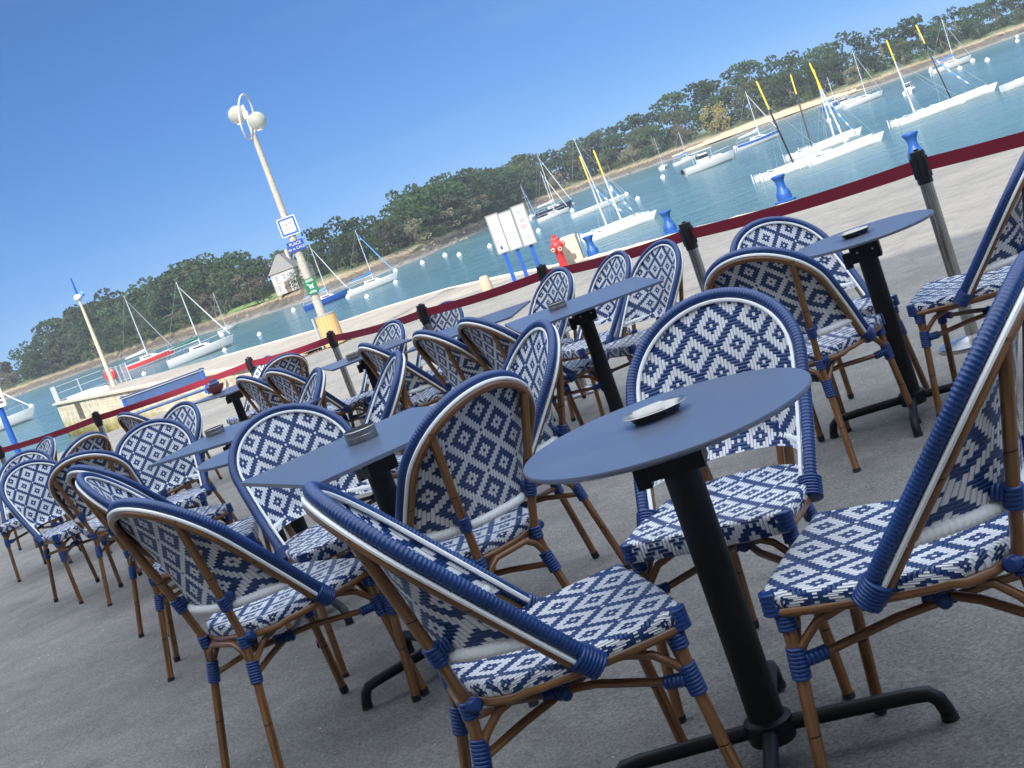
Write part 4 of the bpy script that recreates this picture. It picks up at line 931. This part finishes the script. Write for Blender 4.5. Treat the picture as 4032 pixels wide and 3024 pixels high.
def make_chair():
    r=empty('bistro_chair')
    # woven back panel: front skin and rear skin
    for nm,off,mt in (('back_panel',.004,'weave_f'),('back_panel_rear',-.004,'weave_r')):
        mb=MB(); nu,ns=26,40; vs=[];uv=[];fs=[]
        for j in range(ns+1):
            lo=.050 if off>0 else .014; s=SB-lo+(AL-.006-SB+lo)*(1-(1-j/ns)**1.25)
            for i in range(nu+1):
                u=-1+2*i/nu; p=panel_pt(u,s,off); vs.append(p); uv.append((p.x/PU+7.5,s/PV+3))
        for j in range(ns):
            for i in range(nu):
                q=(j*(nu+1)+i,j*(nu+1)+i+1,(j+1)*(nu+1)+i+1,(j+1)*(nu+1)+i); fs.append(q if off<0 else q[::-1])
        mb.add(vs,fs,uv); mb.build(nm,M[mt],r,smooth=True)
    # navy wrapped ring
    mb=MB(); ridged(mb,[to3(p,.010) for p in arch2d(-.004,s0=.0)],.0160,.0088,.13,12); mb.build('back_ring',M['navy'],r,smooth=80)
    mb=MB(); mb.tube([to3(p,.013) for p in arch2d(.0165,s0=.03)],.0052,7); mb.tube([to3(p,-.0115) for p in arch2d(-.007,s0=.0)],.0058,7); mb.build('piping',M['white_cane'],r,smooth=True)
    mb=MB(); mb.tube([to3(p,-.017) for p in arch2d(.007,s0=-.005)],.0118,10); mb.build('back_hoop',M['bamboo'],r,smooth=True)
    # white wrapped bar under the panel
    mb=MB(); ridged(mb,[panel_pt(-1+2*i/30,SB-.018,-.012) for i in range(31)],.0145,.0125,.14,10); mb.build('back_bar',M['white_cane'],r,smooth=80)
    # rear posts (upright + leg in one bent tube), front legs
    for s in (-1,1):
        mb=MB(); P=[Vector(p) for p in ((s*.170,-.291,.819),(s*.125,-.222,.538),(s*.106,-.196,.415),(s*.112,-.207,.318),(s*.150,-.272,.012))]
        Q=[P[0],P[0].lerp(P[1],.5),P[1],P[1].lerp(P[2],.55),P[2],P[2].lerp(P[3],.5),P[3],P[3].lerp(P[4],.5),P[4]]
        mb.tube(Q,[.0125]*4+[.013]*5,12); lg=mb.build('rear_leg',M['bamboo'],r,smooth=True)
        mb=MB(); e=(P[4]-P[3]).normalized(); mb.tube([P[4]-e*.008,P[4]+e*.014],.0145,12); mb.build('foot_cap',M['rubber'],lg)
        mb=MB(); d1=(P[1]-P[0]).normalized(); wrap(mb,P[1]-d1*.022,P[1]+d1*.024,.0155,4)
        wrap(mb,P[1]+Vector((-s*.004,.004,.004)),P[1]+Vector((-s*.003,.036,.010)),.014,3); mb.build('bar_binding',M['binding'],lg,smooth=80); mb=MB()
        d2=(P[2]-P[1]).normalized(); wrap(mb,P[2]-d2*.012,P[2]+Vector((0,-.002,-.026)),.0155,3); wrap(mb,P[2],P[2]+Vector((s*.034,.012,.006)),.0125,4); mb.build('seat_binding',M['binding'],lg,smooth=80); mb=MB()
        d3=(P[4]-P[3]).normalized(); wrap(mb,P[3]-d3*.03,P[3]+d3*.035,.0165,6); mb.build('binding',M['binding'],lg,smooth=80)
        # front leg
        F0=Vector((s*.188,.214,.435)); F1=Vector((s*.190,.216,.318)); F2=Vector((s*.207,.246,.012))
        mb=MB(); mb.tube([F0,F0.lerp(F1,.5),F1,F1.lerp(F2,.5),F2],.0132,12); lg=mb.build('front_leg',M['bamboo'],r,smooth=True)
        mb=MB(); e=(F2-F1).normalized(); mb.tube([F2-e*.008,F2+e*.014],.0147,12); mb.build('foot_cap',M['rubber'],lg)
        mb=MB(); wrap(mb,F0+Vector((0,0,.002)),F0+Vector((0,.001,-.055)),.0165,5); wrap(mb,F0+Vector((0,-.002,-.012)),F0+Vector((s*.004,-.052,-.008)),.014,4); mb.build('seat_binding',M['binding'],lg,smooth=80); mb=MB()
        wrap(mb,F1-e*.03,F1+e*.035,.0168,6); wrap(mb,F1+Vector((0,-.01,.0)),F1+Vector((-s*.035,-.045,-.004)),.012,4); mb.build('binding',M['binding'],lg,smooth=80)
        mb=MB(); wrap(mb,(s*.189,.227,.4600),(s*.190,.229,.414),.0205,4,.0016); mb.build('corner_wrap',M['binding'],r,smooth=80)
        # arch to rail binding
        A0=to3((s*AW,0),.0); ed=Vector((0,EY,EZ)); mb=MB(); wrap(mb,A0+ed*(-.012)+Vector((0,.004,0)),A0+ed*.038,.0265,5,.003); mb.build('rail_binding',M['binding'],r,smooth=80)
    # seat
    out=[]
    fr=.030
    def arc(cx,cy,rr,a0,a1,n): return [(cx+rr*cos(R(a0+(a1-a0)*i/n)),cy+rr*sin(R(a0+(a1-a0)*i/n))) for i in range(n+1)]
    half=arc(.208-fr,.246-fr,fr,90,0,6)+[(.212,.15),(.211,.08),(.207,.01),(.196,-.06),(.174,-.115),(.140,-.158),(.09,-.185),(.04,-.195)]
    full=[(0,.252),(.06,.252),(.12,.250)]+half+[(0,-.197)]; full=full+[(-x,y) for x,y in full[-2:0:-1]]
    # densify
    o2=[]
    for a,b in zip(full,full[1:]+full[:1]):
        k=max(1,int(hypot(b[0]-a[0],b[1]-a[1])/.02))
        for i in range(k): o2.append((a[0]+(b[0]-a[0])*i/k,a[1]+(b[1]-a[1])*i/k))
    n=len(o2); cx,cy=0,.03
    def zt(y): return .452+.010*max(0,min(1,(y+.19)/.44))
    rings=[(.0,-.008,0),(.3,-.007,0),(.6,-.005,0),(.85,-.002,0),(.955,0,0),(.985,-.003,.004),(1.0,-.010,.013),(1.003,-.024,.027),(1.0,-.042,.045),(.985,-.050,.053)]
    mb=MB(); vs=[];uv=[];fs=[]
    for (k,dz,ext) in rings:
        for (x,y) in o2:
            dx,dy=x-cx,y-cy; L=hypot(dx,dy); ux,uy=dx/L,dy/L; kk=min(k,1.0)
            px,py=cx+dx*k,cy+dy*k
            front=1.0 if y>.2 and abs(x)<.2 else .62
            vs.append((px,py,zt(py)+dz*(front if ext>.02 else 1)))
            # unrolled uv: continue over the rim
            if y>.215: uv.append((px/PU+7.5,(py+ext)/SV))
            elif abs(x)>.17: uv.append(((px+ext*(1 if x>0 else -1))/PU+7.5,py/SV))
            else: uv.append((px/PU+7.5,(py-ext)/SV))
    for i in range(len(rings)-1):
        for j in range(n): fs.append((i*n+j,i*n+(j+1)%n,(i+1)*n+(j+1)%n,(i+1)*n+j)[::-1] )
    mb.add(vs,fs,uv); 
    mb.add([(x*.98,y*.98+.0,.416) for x,y in o2],[tuple(range(n))]); mb.build('seat',M['weave_f'],r,smooth=60)
    # seat rail under the rim
    mb=MB(); P=[Vector((x*.955,y*.955-.004,.421 if y>-.1 else .414)) for x,y in o2]; mb.tube(P,.0112,9,closed=True); 
    mb.build('seat_rail',M['bamboo'],r,smooth=True)
    # stretchers: diagonal cross, arched braces on the four sides
    for s in (-1,1):
        mb=MB(); mb.tube([(s*.186,.206,.312),(s*.05,.06,.322+.006*s),(-s*.05,-.1,.322+.006*s),(-s*.108,-.198,.308)],.0095,8); mb.build('stretcher',M['bamboo'],r,smooth=True)
    mb=MB(); wrap(mb,(-.03,-.03,.324),(.03,.005,.324),.013,4); wrap(mb,(.0,-.045,.324),(.0,.02,.324),.013,4); mb.build('stretcher_binding',M['binding'],r,smooth=80)
    def brace(a,b,top): 
        a=Vector(a);b=Vector(b); P=[]
        for t in (0,.04,.12,.25,.5,.75,.88,.96,1): 
            p=a.lerp(b,t); hgt=min(1,(t if t<.5 else 1-t)/.25); p.z=a.z+(top-a.z)*(1-(1-hgt)**2); P.append(p)
        mb=MB(); mb.tube(P,.0092,8); mb.build('brace',M['bamboo'],r,smooth=True)
    brace((-.112,-.205,.33),(.112,-.205,.33),.402); brace((-.188,.212,.33),(.188,.212,.33),.408)
    for s in (-1,1): brace((s*.190,.208,.335),(s*.114,-.196,.335),.405)
    return r
CH={"A":[.605,2.316,58.4,'large chair cut by the right edge, its navy ring nearest the camera'],
"B":[1.839,4.943,59.0,'chair at the upper round table, leaning out of the right edge'],
"C":[.403,3.067,152.3,'chair facing the camera directly behind the nearest round table'],
"D":[-.115,2.522,-79.1,'nearest chair at bottom centre seen from its side, empty seat toward the round table'],
"E":[-.892,3.788,-45.9,'chair at lower left seen from behind, beside the square table corner'],
"F":[-.283,3.706,36.5,'chair seen from behind between the two nearest tables'],
"X":[1.124,4.864,-38.9,'chair seen from behind at the upper round table with front legs near its foot'],
"W":[1.368,5.487,195.9,'chair facing the camera at the upper round table, mostly hidden by another chair'],
"G":[-.14,4.427,107.8,'chair turned left just behind the chair between the two nearest tables'],
"H":[-.779,4.598,202.4,'chair facing the camera behind the nearest square table'],
"I":[-1.807,6.236,-46.7,'dark backed chair at left, a second chair ring nested inside its own'],
"J":[-2.472,7.618,2.0,'chair seen from behind left of the nested pair at the left'],
"I2":[-1.453,5.285,-82.0,'chair edge on with light blue lit ring nested in front of the dark one'],
"K":[-2.933,8.099,221.8,'chair facing the camera at the far left edge, fully patterned back showing'],
"K2":[-3.87,10.08,182,'chair at the left edge showing only its top behind the patterned back'],
"L":[-4.56,12.1,132,'small distant chair at the left edge in front of the water'],
"M":[-3.368,9.854,51.2,'distant chair seen from behind below the jetty wall'],
"N":[-2.08,7.40,190,'chair facing the camera behind the thin square table at the left'],
"O":[-3.179,11.978,-47.3,'distant chair seen from behind below the blue gangway'],
"P":[-2.344,8.523,142.4,'chair turned toward the camera just right of the gangway, sunlit ground behind'],
"Q1":[-1.734,10.432,-55.5,'left dark backed chair beside the table with the red bowl'],
"Q2":[-1.367,9.681,-54.1,'middle dark backed chair of the far left cluster'],
"Q3":[-1.255,6.776,106.5,'narrow edge on chair in front of the far left cluster'],
"Q4":[-2.47,12.782,125,'small front facing chair at the back of the far left cluster'],
"Q5":[-2.044,12.294,22.4,'chair with rear hoop showing at the top of the far left cluster'],
"R1":[-.755,5.736,101.7,'tall narrow edge on chair above the ashtray of the nearest square table'],
"R2":[-.502,8.261,-66.0,'dark backed chair at the right of the table with small steel ashtray, below the bin'],
"R3":[-.971,9.918,126.2,'small front facing chair right of the litter bin barrier post'],
"S1":[-.097,7.279,-62.0,'dark backed chair left of centre, lower one of two'],
"S3":[.173,6.87,-62.8,'dark backed chair left of centre, upper right one of two'],
"S2":[-.497,9.771,133.8,'small front facing chair by the barrier post left of the information board'],
"T":[.273,8.539,119.4,'front facing chair behind the ashtray on the middle table'],
"U":[.593,7.904,112.4,'narrow edge on chair behind the right part of the middle table'],
"V":[.785,7.173,118.0,'front facing chair at the right end of the middle table']}
c0=make_chair()
for i,(k,(x,y,a,l)) in enumerate(CH.items()):
    o=c0 if i==0 else copy_tree(c0)
    o.location=(x,y,gz(x,y)); o.rotation_euler=(0,0,R(a)); tag(o,l,'chair','blue and white woven bistro chairs on the terrace')

# ------------------------------------------------------------------ tables
def base_parts(r,yaw=0,H=.756,rad=.0385,foot=.33):
    mb=MB(); mb.tube([(0,0,.075),(0,0,H-.07)],rad,24); mb.build('pedestal',M['black_metal'],r,smooth=True)
    mb=MB(); mb.box((0,0,H-.055),(.115,.10,.07)); mb.box((0,0,H-.012),(.30,.07,.018)); mb.box((0,0,H-.016),(.07,.26,.016)); 
    mb.box((-.075,-.02,H-.075),(.03,.035,.06)); 
    for s in (-1,1): mb.tube([(s*.03,-.052,H-.05),(s*.03,-.058,H-.05)],.006,8)
    br=mb.build('tilt_bracket',M['black_metal'],r); br.rotation_euler=(0,0,yaw)
    for s in (-1,1): mb=MB(); mb.tube([(s*.03*cos(yaw)+.0585*sin(yaw),s*.03*sin(yaw)-.0585*cos(yaw),H-.05),(s*.03*cos(yaw)+.0605*sin(yaw),s*.03*sin(yaw)-.0605*cos(yaw),H-.05)],.0045,8); mb.build('bolt',M['steel'],r)
    mb=MB(); mb.lathe([(.050,.052),(.052,.068),(.052,.098),(.044,.104)],n=20); mb.build('hub',M['black_metal'],r,smooth=True)
    for q in range(4):
        a=yaw+q*pi/2; mb=MB(); P=[]; 
        for d,z in ((.03,.078),(foot*.5,.074),(foot*.85,.070),(foot*.95,.066),(foot,.05),(foot+.008,.022),(foot+.010,.008)): P.append((d*cos(a),d*sin(a),z))
        mb.tube(P,[.0168]*3+[.0165]*4,12); fo=mb.build('foot',M['black_metal'],r,smooth=True)
        mb=MB(); mb.tube([(P[-1][0],P[-1][1],.014),(P[-1][0],P[-1][1],0)],.0185,12); mb.build('foot_pad',M['rubber'],fo)
def round_table(x,y,rad,label,yaw=0,foot=.33):
    r=empty('round_table',(x,y,gz(x,y))); tag(r,label,'table','black terrace tables')
    mb=MB(); mb.lathe([(0,.756),(rad-.006,.756),(rad-.002,.758),(rad,.762),(rad,.765),(rad-.0015,.768),(0,.7681)],n=96); mb.build('tabletop',M['laminate'],r,smooth=40)
    base_parts(r,yaw,foot=foot); return r
def square_table(x,y,w,yaw,label,d=None,cham=.012,foot=.30):
    r=empty('square_table',(x,y,gz(x,y)),yaw); tag(r,label,'table','black terrace tables'); d=d or w
    c=cham; P=[(-w/2+c,-d/2),(w/2-c,-d/2),(w/2,-d/2+c),(w/2,d/2-c),(w/2-c,d/2),(-w/2+c,d/2),(-w/2,d/2-c),(-w/2,-d/2+c)]
    mb=MB(); mb.prism(P,.756,.768); mb.build('tabletop',M['laminate'],r); base_parts(r,R(45) if False else 0,foot=foot); return r
round_table(.264,2.575,.304,'nearest round table with oval steel ashtray, right of centre',R(-14),.345)
square_table(-.49,4.02,.66,R(-61),'nearest square table with tall steel ashtray, left of centre')
square_table(-1.38,6.47,.66,R(-25),'thin edge on square table left of centre with tall steel ashtray')
round_table(-1.04,5.30,.29,'round table half hidden behind the chair facing the nearest square table',R(20))
square_table(-.94,9.5,.62,R(15),'square table below the litter bin with small steel ashtray')
square_table(-2.40,11.72,.60,R(-40),'distant table at left carrying the red bowl',foot=.26)
square_table(.48,6.78,.766,R(4),'long looking middle table with steel ashtray in front of three chairs')
square_table(-.13,8.35,.72,R(-14),'table behind the two dark chairs, its pointed corner showing over the quay')
round_table(1.49,5.06,.285,'upper right round table with flat oval ashtray',R(-20))

# ------------------------------------------------------------------ ashtrays and bowl
def tall_ashtray(x,y,label,s=1):
    r=empty('ashtray',(x,y,gz(x,y)+.7682),R(20)); tag(r,label,'ashtray','round steel ashtrays')
    mb=MB(); mb.lathe([(.046,0),(.050,.003),(.050,.034),(.0525,.035),(.0525,.038),(.047,.040),(.0465,.037),(.0455,.010),(0,.010)],n=36); mb.build('dish',M['tray_steel'],r,smooth=35)
    mb=MB(); mb.lathe([(.0505,.018),(.0510,.019),(.0510,.020),(.0505,.021)],n=36); mb.build('seam',M['tray_steel'],r)
    r.scale=(s,s,s)
def oval_ashtray(x,y,rz,label):
    r=empty('oval_ashtray',(x,y,gz(x,y)+.7682),rz); tag(r,label,'ashtray')
    mb=MB(); mb.lathe([(.036,0),(.042,.004),(.048,.016),(.060,.0195),(.061,.0205),(.060,.0215),(.047,.0185),(.040,.006),(0,.005)],n=40,sx=1.22,sy=.86); mb.build('dish',M['tray_steel'],r,smooth=60)
oval_ashtray(.26,2.64,R(12),'shallow oval steel ashtray on the nearest round table')
tall_ashtray(-.51,4.11,'steel ashtray on the nearest square table, largest of the round ones',1.05)
tall_ashtray(-1.53,6.68,'steel ashtray on the thin edge on table at left')
tall_ashtray(-1.02,9.42,'small steel ashtray on the table below the litter bin')
tall_ashtray(.37,6.90,'steel ashtray on the long looking middle table')
oval_ashtray(1.47,5.05,R(5),'flat oval ashtray on the upper right round table')
bwl=empty('bowl',(-2.56,11.84,gz(-2.56,11.84)+.7682)); bwl.scale=(.8,.8,.8); tag(bwl,'dark red bowl standing on the distant table at left','bowl')
mb=MB(); mb.lathe([(.035,0),(.05,.008),(.085,.045),(.105,.085),(.108,.098),(.100,.098),(.08,.05),(.045,.015),(0,.012)],n=26); mb.build('dish',mat('red_ceramic',(.22,.045,.035),.5),bwl,smooth=40)
mb=MB(); mb.lathe([(.060,.10),(.065,.125),(.045,.14),(.04,.17),(0,.175)],n=18); mb.build('candle_jar',M['beam_blue'],bwl,smooth=True)
# pebbles and bits on the ground
mb=MB(); rnd=random.Random(11)
for i in range(260):
    x=rnd.uniform(-3.5,3); y=rnd.uniform(1.5,9); s=rnd.uniform(.0015,.0045); 
    vs=[(x+s*cos(a)*rnd.uniform(.7,1.2),y+s*sin(a)*rnd.uniform(.7,1.2),gz(x,y)) for a in (0,1.26,2.5,3.77,5.0)]+[(x,y,gz(x,y)+s*.9)]
    mb.add(vs,[(0,1,5),(1,2,5),(2,3,5),(3,4,5),(4,0,5)])
tag(mb.build('pebbles',mat('pale_grit',(.45,.43,.38),.8)),'tiny pale pebbles scattered over the terrace ground','pebbles',kind='stuff')

# ------------------------------------------------------------------ cafe building behind the terrace (casts the shade)
nx,ny=.515,.857; tx,ty=.857,-.515
bd=empty('cafe_building',(nx*-8.0,ny*-8.0,0),atan2(ty,tx)); tag(bd,'rendered cafe building behind the terrace whose roofline shades the tables','building')
HB=13.0
mb=MB(); mb.box((0,-4,HB/2),(60,8,HB)); mb.build('wall',M['render'],bd)
mb=MB(); mb.add([(-30.3,.3,HB),(30.3,.3,HB),(30.3,-8.3,HB),(-30.3,-8.3,HB),(-30,-4,HB+2.4),(30,-4,HB+2.4)],[(0,1,5,4),(2,3,4,5),(1,2,5),(3,0,4),(3,2,1,0)]); mb.build('roof',M['slate'],bd)
for i in range(-6,7):
    for z in (4.6,7.6,10.6):
        f=MB(); f.box((i*4.2,.03,z),(1.2,.1,1.7)); fo=f.build('window',M['white_paint'],bd); g=MB(); g.box((i*4.2,.07,z),(1.0,.06,1.5)); g.build('pane',M['glass_dark'],fo)
    f=MB(); f.box((i*4.2,.03,1.3),(2.6,.1,2.6)); fo=f.build('shop_window',M['bark'],bd); g=MB(); g.box((i*4.2,.07,1.3),(2.3,.06,2.3)); g.build('pane',M['glass_dark'],fo)

# ------------------------------------------------------------------ haze
hz=bpy.data.materials.new('air_haze'); hz.use_nodes=True; hn=hz.node_tree; hn.nodes.remove(hn.nodes['Principled BSDF']); pv=hn.nodes.new('ShaderNodeVolumePrincipled'); pv.inputs['Color'].default_value=(.80,.88,1,1); pv.inputs['Density'].default_value=HAZE; pv.inputs['Anisotropy'].default_value=.0
hn.links.new(pv.outputs[0],hn.nodes['Material Output'].inputs['Volume'])
mb=MB(); mb.box((40,270,9.5),(900,800,27.5)); tag(mb.build('haze',hz),kind='stuff')
# ------------------------------------------------------------------ camera
F_PX=5097.28; pitch=R(7.633390); roll=R(-19.901714)
Fv=Vector((0,cos(pitch),-sin(pitch))); R0=Vector((1,0,0)); U0=R0.cross(Fv)
Rv=cos(roll)*R0+sin(roll)*U0; Uv=-sin(roll)*R0+cos(roll)*U0
cam=bpy.data.cameras.new('camera'); co=bpy.data.objects.new('camera',cam); COL.objects.link(co)
m4=Matrix(((Rv.x,Uv.x,-Fv.x,0),(Rv.y,Uv.y,-Fv.y,0),(Rv.z,Uv.z,-Fv.z,1.29977),(0,0,0,1))); co.matrix_world=m4
cam.sensor_width=36; cam.lens=F_PX/4032*36; cam.clip_start=.05; cam.clip_end=6000
SC.camera=co
# ------------------------------------------------------------------ light
EL=R(35); AZ=atan2(.35,.94)     # travel direction, from +Y towards +X
sd=Vector((sin(AZ)*cos(EL),cos(AZ)*cos(EL),-sin(EL)))
su=bpy.data.lights.new('sun','SUN'); su.energy=4.3; su.angle=R(.5); su.color=(1,.95,.87); so=bpy.data.objects.new('sun',su); COL.objects.link(so)
so.rotation_euler=sd.to_track_quat('-Z','Y').to_euler()
w=bpy.data.worlds.new('World'); SC.world=w; w.use_nodes=True; nt=w.node_tree; bg=nt.nodes['Background']
sk=nt.nodes.new('ShaderNodeTexSky'); sk.sky_type='NISHITA'; sk.sun_disc=False; sk.sun_elevation=EL; sk.sun_rotation=AZ+pi; sk.altitude=0; sk.air_density=.6; sk.dust_density=0; sk.ozone_density=4
gm=nt.nodes.new('ShaderNodeGamma'); gm.inputs[1].default_value=.6; nt.links.new(sk.outputs[0],gm.inputs[0])
tn=nt.nodes.new('ShaderNodeMix'); tn.data_type='RGBA'; tn.blend_type='MULTIPLY'; tn.inputs[0].default_value=1; nt.links.new(gm.outputs[0],tn.inputs[6]); tn.inputs[7].default_value=(.485,.87,1.47,1)
# bright veil added overhead, unseen, to lift the terrace shade: more light from high up than from the low sky in view
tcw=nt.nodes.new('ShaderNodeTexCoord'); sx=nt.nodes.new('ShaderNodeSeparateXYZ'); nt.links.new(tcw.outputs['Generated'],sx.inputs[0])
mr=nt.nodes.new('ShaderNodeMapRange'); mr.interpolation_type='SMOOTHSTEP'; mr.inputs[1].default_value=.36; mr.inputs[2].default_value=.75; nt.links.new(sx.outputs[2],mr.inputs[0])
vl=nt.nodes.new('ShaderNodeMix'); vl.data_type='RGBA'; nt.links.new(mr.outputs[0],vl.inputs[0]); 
cm=nt.nodes.new('ShaderNodeMapping'); cm.inputs['Scale'].default_value=(2.2,2.2,16); cm.inputs['Rotation'].default_value=(.1,.15,0); nt.links.new(tcw.outputs['Generated'],cm.inputs[0])
cn=nt.nodes.new('ShaderNodeTexNoise'); cn.inputs['Scale'].default_value=1.3; cn.inputs['Detail'].default_value=6; nt.links.new(cm.outputs[0],cn.inputs[0])
cr_=nt.nodes.new('ShaderNodeMapRange'); cr_.inputs[1].default_value=.45; cr_.inputs[2].default_value=.75; cr_.inputs[3].default_value=0; cr_.inputs[4].default_value=.13; nt.links.new(cn.outputs['Fac'],cr_.inputs[0])
cx_=nt.nodes.new('ShaderNodeMix'); cx_.data_type='RGBA'; nt.links.new(cr_.outputs[0],cx_.inputs[0]); nt.links.new(tn.outputs[2],cx_.inputs[6]); cx_.inputs[7].default_value=(3.2,4.0,5.4,1)
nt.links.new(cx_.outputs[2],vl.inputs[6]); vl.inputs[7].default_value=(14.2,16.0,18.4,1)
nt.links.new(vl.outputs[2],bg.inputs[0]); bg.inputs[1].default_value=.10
vs_=SC.view_settings; vs_.view_transform='Standard'; vs_.look='None'; vs_.exposure=.62; vs_.gamma=1
SC.render.engine='CYCLES'; SC.cycles.max_bounces=8; SC.cycles.use_denoising=True
